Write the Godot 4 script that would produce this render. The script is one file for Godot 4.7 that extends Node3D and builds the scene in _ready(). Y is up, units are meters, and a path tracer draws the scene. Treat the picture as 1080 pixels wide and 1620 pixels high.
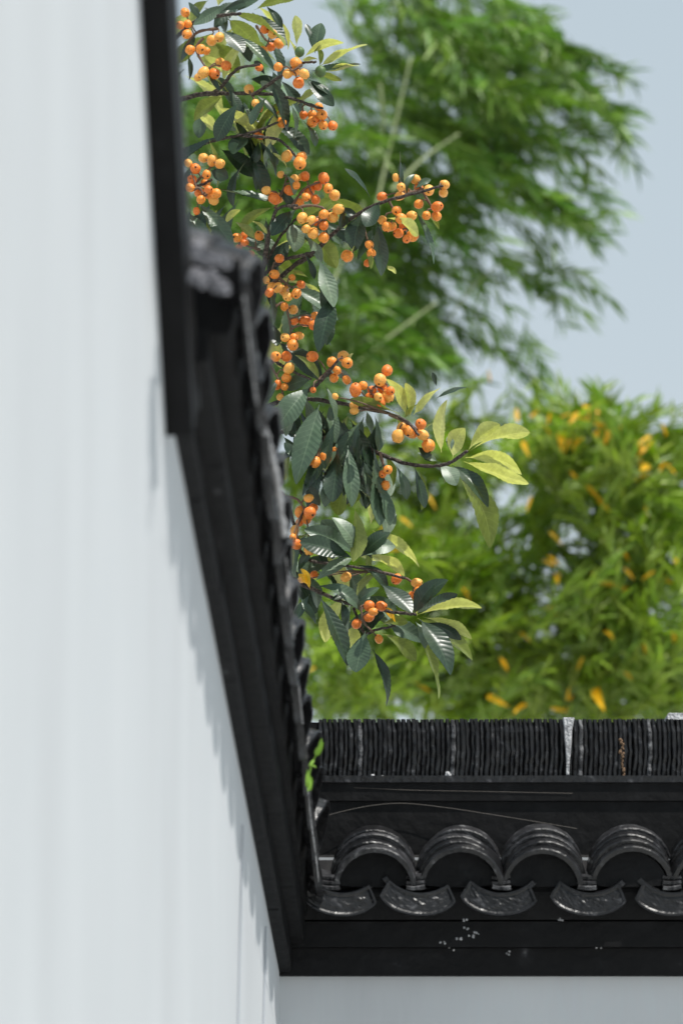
extends Node3D
# A white garden wall with dark tiled coping, loquat branches and bamboo, seen through a long lens.

const F := 8000.0          # focal length in photograph pixels (photograph 1080 x 1620)
const D := 11.9            # distance of the cross wall
const EYE := Vector3(0, 1.5, 0)
const RUN := 0.0625        # the side wall runs this much sideways per metre of depth
var pitch := atan(1220.0 / F)
var rng := RandomNumberGenerator.new()
var M := {}
var taken := {}
var along_side := Vector3(RUN, 0, -1).normalized()
var out_side := Vector3(1, 0, RUN).normalized()
var foot := Vector3.ZERO   # where the side wall's face meets the cross wall, at cornice height

# ---------------------------------------------------------------- placing
func P(x: float, y: float, z: float) -> Vector3:
	var d := Vector3((x - 540.0) / F, (810.0 - y) / F, -1.0)
	d = Basis(Vector3.RIGHT, pitch) * d
	return EYE + d * (z / -d.z)

func on_side(x: float, y: float, off := 0.0) -> Vector3:
	var d := P(x, y, 1.0) - EYE
	var k := (foot + out_side * off - EYE).dot(out_side) / d.dot(out_side)
	return EYE + d * k

func V(a) -> Vector3:
	return P(a[0], a[1], a[2])

# ---------------------------------------------------------------- nodes
func numbered(called: String) -> String:
	if not taken.has(called):
		taken[called] = 0
		return called
	taken[called] += 1
	return "%s_%03d" % [called, taken[called]]

func thing(called: String, label: String, category: String, at: Vector3, group := "") -> Node3D:
	var o := Node3D.new()
	o.name = numbered(called)
	add_child(o)
	o.position = at
	o.set_meta("label", label)
	o.set_meta("category", category)
	if group:
		o.set_meta("group", group)
	return o

func part(parent: Node3D, called: String, mesh: Mesh, mat: Material, xf := Transform3D.IDENTITY, kind := "") -> MeshInstance3D:
	var o := MeshInstance3D.new()
	o.name = called
	o.mesh = mesh
	if mat:
		o.material_override = mat
	parent.add_child(o, true)
	o.global_transform = xf
	if kind:
		o.set_meta("kind", kind)
	return o

# ---------------------------------------------------------------- shapes
func begin(smooth := true) -> SurfaceTool:
	var st := SurfaceTool.new()
	st.begin(Mesh.PRIMITIVE_TRIANGLES)
	st.set_smooth_group(0 if smooth else -1)
	return st

func done(st: SurfaceTool) -> ArrayMesh:
	st.generate_normals()
	return st.commit()

func tri(st: SurfaceTool, a: Vector3, b: Vector3, c: Vector3, ua := Vector2.ZERO, ub := Vector2.ZERO, uc := Vector2.ZERO) -> void:
	st.set_uv(ua); st.add_vertex(a)
	st.set_uv(ub); st.add_vertex(b)
	st.set_uv(uc); st.add_vertex(c)

func quad(st: SurfaceTool, a: Vector3, b: Vector3, c: Vector3, d: Vector3) -> void:
	var w := a.distance_to(b)
	var h := b.distance_to(c)
	tri(st, a, b, c, Vector2(0, 0), Vector2(w, 0), Vector2(w, h))
	tri(st, a, c, d, Vector2(0, 0), Vector2(w, h), Vector2(0, h))

func grid(st: SurfaceTool, rows: Array, flip := false) -> void:
	var n := rows.size() - 1
	for i in n:
		var a: Array = rows[i]
		var b: Array = rows[i + 1]
		var m := a.size() - 1
		for j in m:
			var u0 := Vector2(float(j) / m, float(i) / n)
			var u1 := Vector2(float(j + 1) / m, float(i + 1) / n)
			if flip:
				tri(st, a[j], b[j], b[j + 1], u0, Vector2(u0.x, u1.y), u1)
				tri(st, a[j], b[j + 1], a[j + 1], u0, u1, Vector2(u1.x, u0.y))
			else:
				tri(st, a[j], b[j + 1], b[j], u0, u1, Vector2(u0.x, u1.y))
				tri(st, a[j], a[j + 1], b[j + 1], u0, Vector2(u1.x, u0.y), u1)

# a polygon (counter-clockwise, in x and y) swept from one frame to another, with flat faces
func prism(st: SurfaceTool, poly: PackedVector2Array, a: Transform3D, b: Transform3D) -> void:
	var n := poly.size()
	for i in n:
		var p := poly[i]
		var q := poly[(i + 1) % n]
		quad(st, a * Vector3(p.x, p.y, 0), b * Vector3(p.x, p.y, 0), b * Vector3(q.x, q.y, 0), a * Vector3(q.x, q.y, 0))
	var t := Geometry2D.triangulate_polygon(poly)
	for i in range(0, t.size(), 3):
		var x := [poly[t[i]], poly[t[i + 1]], poly[t[i + 2]]]
		tri(st, a * Vector3(x[0].x, x[0].y, 0), a * Vector3(x[1].x, x[1].y, 0), a * Vector3(x[2].x, x[2].y, 0), x[0], x[1], x[2])
		tri(st, b * Vector3(x[0].x, x[0].y, 0), b * Vector3(x[2].x, x[2].y, 0), b * Vector3(x[1].x, x[1].y, 0), x[0], x[2], x[1])

func bar(st: SurfaceTool, lo: Vector3, hi: Vector3, at := Transform3D.IDENTITY, bevel := 0.0) -> void:
	var r := bevel
	var poly := PackedVector2Array([Vector2(lo.x + r, lo.y), Vector2(hi.x - r, lo.y), Vector2(hi.x, lo.y + r), Vector2(hi.x, hi.y - r), Vector2(hi.x - r, hi.y), Vector2(lo.x + r, hi.y), Vector2(lo.x, hi.y - r), Vector2(lo.x, lo.y + r)])
	if r <= 0.0:
		poly = PackedVector2Array([Vector2(lo.x, lo.y), Vector2(hi.x, lo.y), Vector2(hi.x, hi.y), Vector2(lo.x, hi.y)])
	prism(st, poly, at * Transform3D(Basis(), Vector3(0, 0, lo.z)), at * Transform3D(Basis(), Vector3(0, 0, hi.z)))

func tube(st: SurfaceTool, pts: Array, r0: float, r1: float, sides := 7, wobble := 0.0) -> void:
	var rows := []
	var side := Vector3.ZERO
	for i in pts.size():
		var d: Vector3 = (pts[mini(i + 1, pts.size() - 1)] - pts[maxi(i - 1, 0)]).normalized()
		if side == Vector3.ZERO:
			side = d.cross(Vector3.UP if absf(d.y) < 0.9 else Vector3.RIGHT).normalized()
		side = (side - d * side.dot(d)).normalized()
		var up := d.cross(side)
		var r := lerpf(r0, r1, float(i) / maxf(1, pts.size() - 1)) * (1.0 + wobble * rng.randf_range(-1, 1))
		var row := []
		for j in sides + 1:
			var a := TAU * j / sides
			row.append(pts[i] + (side * cos(a) + up * sin(a)) * r)
		rows.append(row)
	grid(st, rows)
	for e in [0, rows.size() - 1]:
		for j in range(1, sides - 1):
			tri(st, rows[e][0], rows[e][j], rows[e][j + 1])

func curve(pts: Array, per := 5) -> Array:
	var out := []
	for i in pts.size() - 1:
		var a: Vector3 = pts[maxi(i - 1, 0)]
		var b: Vector3 = pts[i]
		var c: Vector3 = pts[i + 1]
		var d: Vector3 = pts[mini(i + 2, pts.size() - 1)]
		for k in per:
			out.append(b.cubic_interpolate(c, a, d, float(k) / per))
	out.append(pts[-1])
	return out

# ---------------------------------------------------------------- materials
func noise_tex(freq: float, ramp: Gradient, octaves := 4, seed_ := 1, kind := FastNoiseLite.TYPE_SIMPLEX_SMOOTH, side := 512) -> ImageTexture:
	var n := FastNoiseLite.new()
	n.noise_type = kind
	n.seed = seed_
	n.frequency = freq
	n.fractal_octaves = octaves
	var im := n.get_seamless_image(side, side)
	im.convert(Image.FORMAT_RGBA8)
	for y in side:
		for x in side:
			im.set_pixel(x, y, ramp.sample(im.get_pixel(x, y).r))
	return ImageTexture.create_from_image(im)

func ramp(stops: Array) -> Gradient:
	var g := Gradient.new()
	var o := PackedFloat32Array()
	var c := PackedColorArray()
	for s in stops:
		o.append(s[0]); c.append(s[1])
	g.offsets = o
	g.colors = c
	return g

func grey(v: float, warm := 0.0) -> Color:
	return Color(v + warm, v, v - warm)

func mat(called: String, tex: Texture2D, rough: float, scale := 1.0, bump: Texture2D = null, depth := 0.3, spec := 0.5) -> StandardMaterial3D:
	var m := StandardMaterial3D.new()
	m.resource_name = called
	m.albedo_texture = tex
	m.roughness = rough
	m.metallic_specular = spec
	m.uv1_triplanar = true
	m.uv1_world_triplanar = true
	m.uv1_scale = Vector3.ONE * scale
	if bump:
		m.heightmap_enabled = true
		m.heightmap_texture = bump
		m.heightmap_scale = depth
	M[called] = m
	return m

func leaf_tex(base: Color, vein: Color, blotch: float, seed_: int) -> ImageTexture:
	var n := FastNoiseLite.new()
	n.seed = seed_
	n.frequency = 0.02
	var im := Image.create(96, 256, false, Image.FORMAT_RGBA8)
	for y in 256:
		for x in 96:
			var u := absf((x + 0.5) / 96.0 - 0.5) * 2.0
			var t := y / 256.0
			var c := base * (1.0 + blotch * n.get_noise_2d(x, y))
			var rib := pow(maxf(0.0, cos(TAU * (t * 13.0 - u * 1.6))), 14.0)
			c = c.lerp(vein, 0.45 * rib)
			c = c.lerp(vein, 0.9 * clampf(1.0 - u * 18.0, 0, 1))
			c.a = 1.0
			im.set_pixel(x, y, c.clamp())
	return ImageTexture.create_from_image(im)

func leaf_mat(called: String, base: Color, vein: Color, rough: float, back: Color, spec := 0.5) -> void:
	var m := StandardMaterial3D.new()
	m.resource_name = called
	m.albedo_texture = leaf_tex(base, vein, 0.14, called.length() * 7)
	m.roughness = rough
	m.metallic_specular = spec
	m.cull_mode = BaseMaterial3D.CULL_DISABLED
	if back != Color.BLACK:
		m.backlight_enabled = true
		m.backlight = back
	M[called] = m

func plain(called: String, c: Color, rough: float, back := Color.BLACK, tinted := false) -> StandardMaterial3D:
	var m := StandardMaterial3D.new()
	m.resource_name = called
	m.albedo_color = c
	m.roughness = rough
	m.cull_mode = BaseMaterial3D.CULL_DISABLED
	m.vertex_color_use_as_albedo = tinted
	if back != Color.BLACK:
		m.backlight_enabled = true
		m.backlight = back
	M[called] = m
	return m

func materials() -> void:
	var fine := noise_tex(0.03, ramp([[0.0, Color.BLACK], [1.0, Color.WHITE]]), 5, 3)
	mat("tile", noise_tex(0.012, ramp([[0.0, Color(0.065, 0.065, 0.07)], [0.5, Color(0.085, 0.085, 0.092)], [0.75, Color(0.11, 0.11, 0.12)], [0.88, Color(0.26, 0.26, 0.27)], [1.0, Color(0.5, 0.5, 0.5)]]), 6, 11), 0.36, 3.0, fine, 0.2, 0.45)
	mat("tile_pale", noise_tex(0.014, ramp([[0.0, Color(0.1, 0.1, 0.105)], [0.5, Color(0.14, 0.14, 0.15)], [0.68, Color(0.2, 0.2, 0.21)], [0.82, Color(0.36, 0.36, 0.37)], [1.0, Color(0.6, 0.6, 0.6)]]), 6, 12), 0.48, 4.0, fine, 0.25, 0.45)
	mat("tile_limed", noise_tex(0.016, ramp([[0.0, Color(0.12, 0.12, 0.125)], [0.4, Color(0.2, 0.2, 0.21)], [0.6, Color(0.36, 0.36, 0.37)], [1.0, Color(0.62, 0.62, 0.62)]]), 6, 18), 0.6, 4.0, fine, 0.25, 0.4)
	mat("paint", noise_tex(0.012, ramp([[0.0, Color(0.07, 0.07, 0.073)], [0.6, Color(0.086, 0.086, 0.09)], [0.85, Color(0.11, 0.11, 0.115)], [0.95, Color(0.22, 0.22, 0.23)], [1.0, Color(0.4, 0.4, 0.4)]]), 6, 13), 0.6, 1.5, fine, 0.2, 0.25)
	mat("plaster", noise_tex(0.008, ramp([[0.0, Color(0.71, 0.72, 0.732)], [0.3, Color(0.736, 0.748, 0.76)], [0.7, Color(0.75, 0.763, 0.775)], [1.0, Color(0.768, 0.78, 0.79)]]), 5, 14), 0.9, 0.7, fine, 0.15, 0.3).uv1_scale = Vector3(0.55, 0.13, 0.55)
	mat("mortar", noise_tex(0.02, ramp([[0.0, Color(0.4, 0.4, 0.41)], [0.35, Color(0.66, 0.66, 0.67)], [1.0, Color(0.88, 0.88, 0.88)]]), 5, 15), 0.9, 5.0, fine, 0.6, 0.3)
	mat("mortar_grey", noise_tex(0.02, ramp([[0.0, Color(0.2, 0.2, 0.21)], [0.4, Color(0.4, 0.4, 0.42)], [1.0, Color(0.66, 0.66, 0.68)]]), 5, 19), 0.9, 5.0, fine, 0.6, 0.3)
	mat("paving", noise_tex(0.01, ramp([[0.0, Color(0.68, 0.68, 0.67)], [1.0, Color(0.8, 0.8, 0.79)]]), 5, 16), 0.9, 0.4, fine, 0.3, 0.3)
	mat("bark", noise_tex(0.03, ramp([[0.0, Color(0.16, 0.14, 0.13)], [0.5, Color(0.27, 0.24, 0.22)], [0.75, Color(0.42, 0.39, 0.36)], [1.0, Color(0.62, 0.58, 0.54)]]), 5, 17), 0.85, 8.0, fine, 0.4, 0.3)
	leaf_mat("leaf_grown", Color(0.155, 0.225, 0.155), Color(0.3, 0.375, 0.28), 0.38, Color.BLACK, 0.5)
	leaf_mat("leaf_downy", Color(0.27, 0.35, 0.26), Color(0.42, 0.49, 0.38), 0.42, Color.BLACK, 0.55)
	leaf_mat("leaf_silvery", Color(0.37, 0.44, 0.35), Color(0.53, 0.58, 0.48), 0.46, Color.BLACK, 0.55)
	leaf_mat("leaf_under", Color(0.42, 0.46, 0.33), Color(0.55, 0.57, 0.42), 0.8, Color.BLACK, 0.3)
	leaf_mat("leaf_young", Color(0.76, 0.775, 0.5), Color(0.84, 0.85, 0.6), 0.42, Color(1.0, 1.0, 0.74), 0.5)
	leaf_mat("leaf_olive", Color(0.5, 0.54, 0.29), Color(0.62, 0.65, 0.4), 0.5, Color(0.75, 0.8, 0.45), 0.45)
	leaf_mat("leaf_yellow", Color(0.88, 0.72, 0.2), Color(0.92, 0.8, 0.35), 0.5, Color(0.9, 0.8, 0.35), 0.4)
	for i in 3:
		var a: Color = [Color(0.94, 0.57, 0.2), Color(0.9, 0.47, 0.15), Color(0.95, 0.68, 0.31)][i]
		var m := mat("fruit%d" % i, noise_tex(0.012, ramp([[0.0, a * 0.86], [0.5, a], [0.72, a.lerp(Color(1, 0.75, 0.4), 0.4)], [0.82, a * 0.72], [0.9, Color(0.5, 0.3, 0.17)], [1.0, Color(0.35, 0.22, 0.14)]]), 5, 21 + i, FastNoiseLite.TYPE_SIMPLEX_SMOOTH, 256), 0.5, 14.0)
		m.uv1_world_triplanar = false
		m.uv1_scale = Vector3.ONE * 0.6
		m.subsurf_scatter_enabled = true
		m.subsurf_scatter_strength = 0.12
	plain("fruit_green", Color(0.3, 0.4, 0.22), 0.55)
	plain("calyx", Color(0.17, 0.11, 0.08), 0.9)
	plain("stalk", Color(0.42, 0.34, 0.28), 0.9)
	plain("bamboo_leaf", Color(0.53, 0.65, 0.27), 0.4, Color(0.6, 0.76, 0.2), true)
	plain("bamboo_leaf_yellowing", Color(0.63, 0.72, 0.26), 0.4, Color(0.7, 0.8, 0.17), true)
	plain("bamboo_yellow", Color(0.93, 0.74, 0.14), 0.5, Color(0.9, 0.62, 0.06))
	plain("bamboo_stem", Color(0.62, 0.66, 0.48), 0.5)
	plain("sprig", Color(0.5, 0.66, 0.22), 0.5, Color(0.4, 0.6, 0.1))
	plain("wire", Color(0.34, 0.32, 0.3), 0.6)
	plain("painted_shadow", Color(0.62, 0.64, 0.67), 0.7)  # grey for the shadow lines painted down the white wall
	plain("lichen", Color(0.43, 0.34, 0.26), 0.95)

# ---------------------------------------------------------------- tiles (x along the wall, y up, z outward)
func arc_tile(r: float, thick: float, half: float, length: float, slope: float, up := true, steps := 14) -> ArrayMesh:
	# a curved tile whose front end is at z = 0; up: an arch, else a trough
	var st := begin(false)
	var back := Vector3(0, sin(slope), -cos(slope)) * length
	var n := Vector3(0, cos(slope), sin(slope))
	var rows := [[], [], [], [], []]
	for i in steps + 1:
		var a := lerpf(-half, half, float(i) / steps)
		var jag := 0.0012 * sin(a * 23.0 + r * 900.0) + 0.0008 * sin(a * 51.0)
		var at := func(rad: float) -> Vector3: return Vector3(sin(a) * rad, 0, 0) + n * (cos(a) * rad * (1.0 if up else -1.0))
		var off := n * (-r * cos(half) if up else r)
		var f := Vector3(0, 0, jag)
		rows[0].append(at.call(r - thick) + off + f)
		rows[1].append(at.call(r - 0.0025) + off + f)
		rows[2].append(at.call(r) + off + f - back.normalized() * -0.0025)
		rows[3].append(at.call(r) + off + back)
		rows[4].append(at.call(r - thick) + off + back)
	rows.append(rows[0])
	grid(st, rows, true)
	return done(st)

func plug_mesh(r: float, half: float) -> ArrayMesh:
	var st := begin(false)
	var poly := PackedVector2Array()
	for i in 15:
		var a := lerpf(half, -half, i / 14.0)
		poly.append(Vector2(sin(a) * r, (cos(a) - cos(half)) * r))
	poly.append(Vector2(-r * 0.5, -0.004))
	poly.append(Vector2(r * 0.5, -0.003))
	poly.reverse()
	prism(st, poly, Transform3D(Basis(), Vector3(0, 0, -0.05)), Transform3D(Basis(), Vector3(0, 0, -0.002)))
	return done(st)

func drip_mesh(variant: int) -> ArrayMesh:
	# the hanging lip of a trough tile: a smiling band with a raised rim and a scroll in relief, and the trough behind it
	var st := begin(false)
	var ri := 0.104
	var ro := 0.158
	var half := 0.72
	var tilt := Basis(Vector3.RIGHT, -0.12)
	var at := func(a: float, r: float, z: float) -> Vector3: return tilt * Vector3(sin(a) * r, -cos(a) * r + ri, z)
	var rows := []
	var nr := 12
	var na := 34
	for i in nr + 1:
		var k := float(i) / nr
		var row := []
		for j in na + 1:
			var s := lerpf(-1, 1, float(j) / na)
			var a := s * half * (1.0 - 0.10 * k)
			var r := lerpf(ri, ro - 0.010 * s * s * s * s, k)
			var z := 0.0
			if k > 0.86 or k < 0.1:
				z += 0.0035
			elif absf(s) < 0.93:
				z += 0.0014 * pow(maxf(0.0, sin(a * 17.0 + variant + sin(k * 9.0) * 1.6)), 2.0) * sin(PI * clampf((k - 0.1) / 0.76, 0, 1))
				z += 0.0009 * pow(maxf(0.0, cos(k * 22.0 + s * 5.0 * variant)), 3.0)
			else:
				z += 0.0035
			row.append(at.call(a, r, z))
		rows.append(row)
	grid(st, rows)
	var back := []
	for i in [0, nr]:
		var row := []
		for j in na + 1:
			row.append(rows[i][j] + Vector3(0, 0, -0.013 - (rows[i][j] as Vector3).z * 0.3))
		back.append(row)
	grid(st, [back[0], rows[0]])
	grid(st, [rows[nr], back[1]])
	grid(st, [back[1], back[0]])
	for j in [0, na]:
		var edge := []
		var inner := []
		for i in nr + 1:
			edge.append(rows[i][j])
			inner.append((back[0][j] as Vector3).lerp(back[1][j], float(i) / nr))
		grid(st, [edge, inner], j == 0)
	# trough
	var slope := 0.36
	var far := Vector3(0, sin(slope), -cos(slope)) * 0.06
	var rim := [[], [], [], []]
	for j in 13:
		var a := lerpf(-0.85, 0.85, j / 12.0)
		rim[0].append(Vector3(sin(a) * 0.1, -cos(a) * 0.1 + ri - 0.002, -0.012))
		rim[1].append(rim[0][j] + far)
		rim[2].append(Vector3(sin(a) * 0.112, -cos(a) * 0.112 + ri - 0.002, -0.012) + far)
		rim[3].append(Vector3(sin(a) * 0.112, -cos(a) * 0.112 + ri - 0.002, -0.012))
	rim.append(rim[0])
	grid(st, rim)
	return done(st)

func ridge_tile_mesh(k: int) -> ArrayMesh:
	# a tile set on edge: thin, slightly bowed, with a chipped front edge
	var r := RandomNumberGenerator.new()
	r.seed = 90 + k
	var st := begin(false)
	var rows := []
	var t := r.randf_range(0.0112, 0.0126)
	var n := 9
	for i in n + 1:
		var y := 0.138 * i / n
		var bow := 0.004 * sin(PI * y / 0.138) * r.randf_range(0.7, 1.2) + r.randf_range(-0.0012, 0.0012)
		var z := r.randf_range(-0.003, 0.002)
		var w := t * 0.5 * r.randf_range(0.85, 1.0)
		if i == n:
			w *= 0.85
		rows.append([Vector3(-w + bow, y, -0.13), Vector3(-w + bow, y, z - 0.003), Vector3(-w * 0.45 + bow, y, z), Vector3(w * 0.45 + bow, y, z + r.randf_range(-0.001, 0.001)), Vector3(w + bow, y, z - 0.003), Vector3(w + bow, y, -0.13)])
	grid(st, rows)
	var top: Array = rows[n]
	for j in range(1, 5):
		tri(st, top[0], top[j], top[j + 1])
	return done(st)

var cover_m := []
var drip_m := []
var ridge_m := []
var plug_m: ArrayMesh

func cover_column(w: Node3D, f: Transform3D, layers: int, step: Vector3) -> void:
	for k in layers:
		var j := Vector3(rng.randf_range(-0.006, 0.006), rng.randf_range(-0.003, 0.003), rng.randf_range(-0.007, 0.007))
		var b := Basis(Vector3.BACK, rng.randf_range(-0.05, 0.05)) * Basis(Vector3.UP, rng.randf_range(-0.06, 0.06))
		part(w, "cover_tile", cover_m[rng.randi() % cover_m.size()], M.tile if rng.randf() < 0.6 else M.tile_pale, f * Transform3D(b, step * k + j))
	part(w, "mortar_plug", plug_m, M.paint, f)

# ---------------------------------------------------------------- walls
func cross_wall() -> void:
	var c := P(443, 1545, D)
	var w := thing("garden_wall", "low white wall across the back with wavy black tile eaves and an upright tile ridge", "wall", Vector3(0.8, 0, -D - 0.12))
	var x0 := c.x + 0.002
	var x1 := 2.6
	var st := begin(false)
	bar(st, Vector3(x0 - 0.25, 0, -D - 0.25), Vector3(x1, c.y + 0.28, -D))
	part(w, "wall_body", done(st), M.plaster)
	var y := func(py: float, z: float) -> float: return P(700, py, z).y
	# cornice: two painted courses with a slightly uneven lower edge
	st = begin(false)
	bar(st, Vector3(x0 - 0.05, c.y, -D - 0.02), Vector3(x1, y.call(1500, D - 0.03), -D + 0.028), Transform3D.IDENTITY, 0.003)
	part(w, "cornice_course", done(st), M.paint)
	st = begin(false)
	bar(st, Vector3(x0 - 0.05, y.call(1499, D - 0.03), -D - 0.02), Vector3(x1, y.call(1458, D - 0.05), -D + 0.05), Transform3D.IDENTITY, 0.003)
	part(w, "cornice_course", done(st), M.paint)
	# bed under the tiles
	var e: float = y.call(1400, D - 0.09)
	st = begin(false)
	var low: float = y.call(1457, D - 0.05)
	var profile := PackedVector2Array([Vector2(-D - 0.1, low), Vector2(-D + 0.05, low + 0.003), Vector2(-D + 0.062, e - 0.015), Vector2(-D + 0.06, e), Vector2(-D - 0.045, e + 0.115), Vector2(-D - 0.1, e + 0.115)])
	var rot := Basis(Vector3(0, 0, 1), Vector3(0, 1, 0), Vector3(1, 0, 0))
	prism(st, profile, Transform3D(rot, Vector3(x0 - 0.02, 0, 0)), Transform3D(rot, Vector3(x1, 0, 0)))
	part(w, "roof_bed", done(st), M.paint)
	# tiles
	var pitch_x := P(655, 1400, D - 0.09).x - P(520, 1400, D - 0.09).x
	var first := P(590, 1392, D - 0.085).x
	for i in range(0, 11):
		var x := first + i * pitch_x
		if i > 0 or true:
			cover_column(w, Transform3D(Basis(), Vector3(x + rng.randf_range(-0.003, 0.003), e, -D + 0.085)), 4, Vector3(0, 0.0165, -0.0265))
		var tilt := Basis(Vector3.BACK, rng.randf_range(-0.09, 0.09)) * Basis(Vector3.UP, rng.randf_range(-0.12, 0.12)) * Basis(Vector3.RIGHT, rng.randf_range(-0.08, 0.1))
		part(w, "drip_tile", drip_m[i % drip_m.size()], M.tile, Transform3D(tilt, Vector3(x - pitch_x * 0.5 + 0.006 * sin(i * 2.3) + (0.02 if i == 0 else 0.0), y.call(1413, D - 0.1), -D + 0.1 + rng.randf_range(-0.003, 0.003))))
		for k in 3:
			part(w, "trough_tile", trough_m, M.tile_limed if k == 0 else M.tile_pale, Transform3D(Basis(Vector3.BACK, rng.randf_range(-0.08, 0.08)), Vector3(x - pitch_x * 0.5, y.call(1409, D - 0.1) + 0.0125 * k, -D + 0.099 - 0.007 * k)))
	# ridge base courses
	var zr := -D - 0.045
	st = begin(false)
	bar(st, Vector3(x0 - 0.02, e + 0.045, zr - 0.16), Vector3(x1, y.call(1270, -zr), -D - 0.012), Transform3D.IDENTITY, 0.004)
	part(w, "ridge_course", done(st), M.paint)
	st = begin(false)
	bar(st, Vector3(x0 - 0.02, y.call(1269.3, -zr), zr - 0.16), Vector3(x1, y.call(1241, -zr), -D - 0.005), Transform3D.IDENTITY, 0.003)
	part(w, "ridge_course", done(st), M.paint)
	st = begin(false)
	bar(st, Vector3(x0 - 0.02, y.call(1240.5, -zr), zr - 0.17), Vector3(x1, y.call(1230, -zr), -D + 0.001), Transform3D.IDENTITY, 0.004)
	part(w, "ridge_course", done(st), M.tile)
	st = begin(false)
	bar(st, Vector3(x0 - 0.02, y.call(1229.5, -zr), zr - 0.12), Vector3(x1, y.call(1229.5, -zr) + 0.132, zr - 0.012))
	part(w, "ridge_core", done(st), M.paint)
	var x := P(506, 1200, D).x
	var base: float = y.call(1229.5, -zr)
	while x < 1.75:
		var b := Basis(Vector3.BACK, rng.randf_range(-0.012, 0.012)) * Basis(Vector3.UP, rng.randf_range(-0.05, 0.05)) * Basis.from_scale(Vector3(1, rng.randf_range(0.992, 1.006), 1))
		part(w, "ridge_tile", ridge_m[rng.randi() % ridge_m.size()], M.tile_limed if rng.randf() < 0.07 else M.tile, Transform3D(b, Vector3(x, base, zr + 0.006 + rng.randf_range(-0.004, 0.004))))
		x += rng.randf_range(0.0110, 0.0122)
	# pale mortar streak, crumbs and lichen on the ridge
	st = begin(false)
	var top := P(899, 1135, -zr - 0.016)
	var rows := []
	for i in 9:
		var t := i / 8.0
		var hw := lerpf(0.0135, 0.0035, pow(t, 0.7)) * rng.randf_range(0.85, 1.1)
		var q := top + Vector3(-0.004 * t + rng.randf_range(-0.001, 0.001), -0.137 * t, 0.002)
		rows.append([q + Vector3(-hw, 0, -0.012), q + Vector3(-hw * 0.8, 0, 0), q + Vector3(hw * 0.8, 0, 0.001), q + Vector3(hw, 0, -0.012)])
	grid(st, rows)
	part(w, "mortar_streak", done(st), M.mortar)
	st = begin(false)
	bar(st, Vector3(-0.03, -0.01, -0.12), Vector3(0.01, 0.006, 0.004), Transform3D(Basis(), P(1075, 1132, -zr)), 0.003)
	part(w, "mortar_cap", done(st), M.mortar)
	for q in [[708, 1226, 0.008], [590, 1229, 0.006], [605, 1230, 0.005]]:
		part(w, "mortar_crumb", lump(q[2], 5), M.mortar, Transform3D(Basis(), P(q[0], q[1], -zr - 0.02)))
	st = begin()
	for i in 26:
		var t := i / 25.0
		add_lump(st, P(981 + 6 * t + rng.randf_range(-4, 4) * (0.4 + 0.6 * absf(sin(t * 7))), lerpf(1170, 1232, t), -zr - 0.011), rng.randf_range(0.002, 0.0042), i)
	part(w, "lichen_patch", done(st), M.lichen, Transform3D.IDENTITY, "stuff")
	st = begin()
	for q in [[738, 1468, 5], [725, 1484, 6], [746, 1482, 4], [752, 1478, 3], [805, 1508, 3], [944, 1497, 3], [735, 1455, 4], [890, 1453, 4], [888, 1455, 3], [700, 1490, 3], [715, 1500, 2]]:
		for i in 3:
			add_lump(st, P(q[0] + rng.randf_range(-6, 6), q[1] + rng.randf_range(-3, 3), D - 0.05 if q[1] < 1497 else D - 0.03), rng.randf_range(0.0008, 0.0016) * sqrt(q[2]), i + q[0], 0.35)
	part(w, "lime_fleck", done(st), M.mortar, Transform3D.IDENTITY, "stuff")

var trough_m: ArrayMesh

func add_lump(st: SurfaceTool, at: Vector3, r: float, seed_: int, flat := 1.0) -> void:
	var n := FastNoiseLite.new()
	n.seed = seed_
	n.frequency = 0.9
	var rows := []
	for i in 6:
		var row := []
		for j in 9:
			var a := PI * i / 5.0
			var b := TAU * (j % 8) / 8.0
			var d := Vector3(sin(a) * cos(b), cos(a), sin(a) * sin(b))
			var k := r * (1.0 + 0.7 * n.get_noise_3dv(d))
			row.append(at + Vector3(d.x, d.y, d.z * flat) * k)
		rows.append(row)
	grid(st, rows, true)

func lump(r: float, seed_: int) -> ArrayMesh:
	var st := begin()
	add_lump(st, Vector3.ZERO, r, seed_)
	return done(st)

func side_at(z: float, off: float, up := 0.0) -> Vector3:
	# a point of the side wall's raking cornice line, at depth z
	var k := D - z
	var base := foot - along_side * (k / -along_side.z)
	return base + Vector3.UP * (0.32 * k + up) + out_side * off

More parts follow.
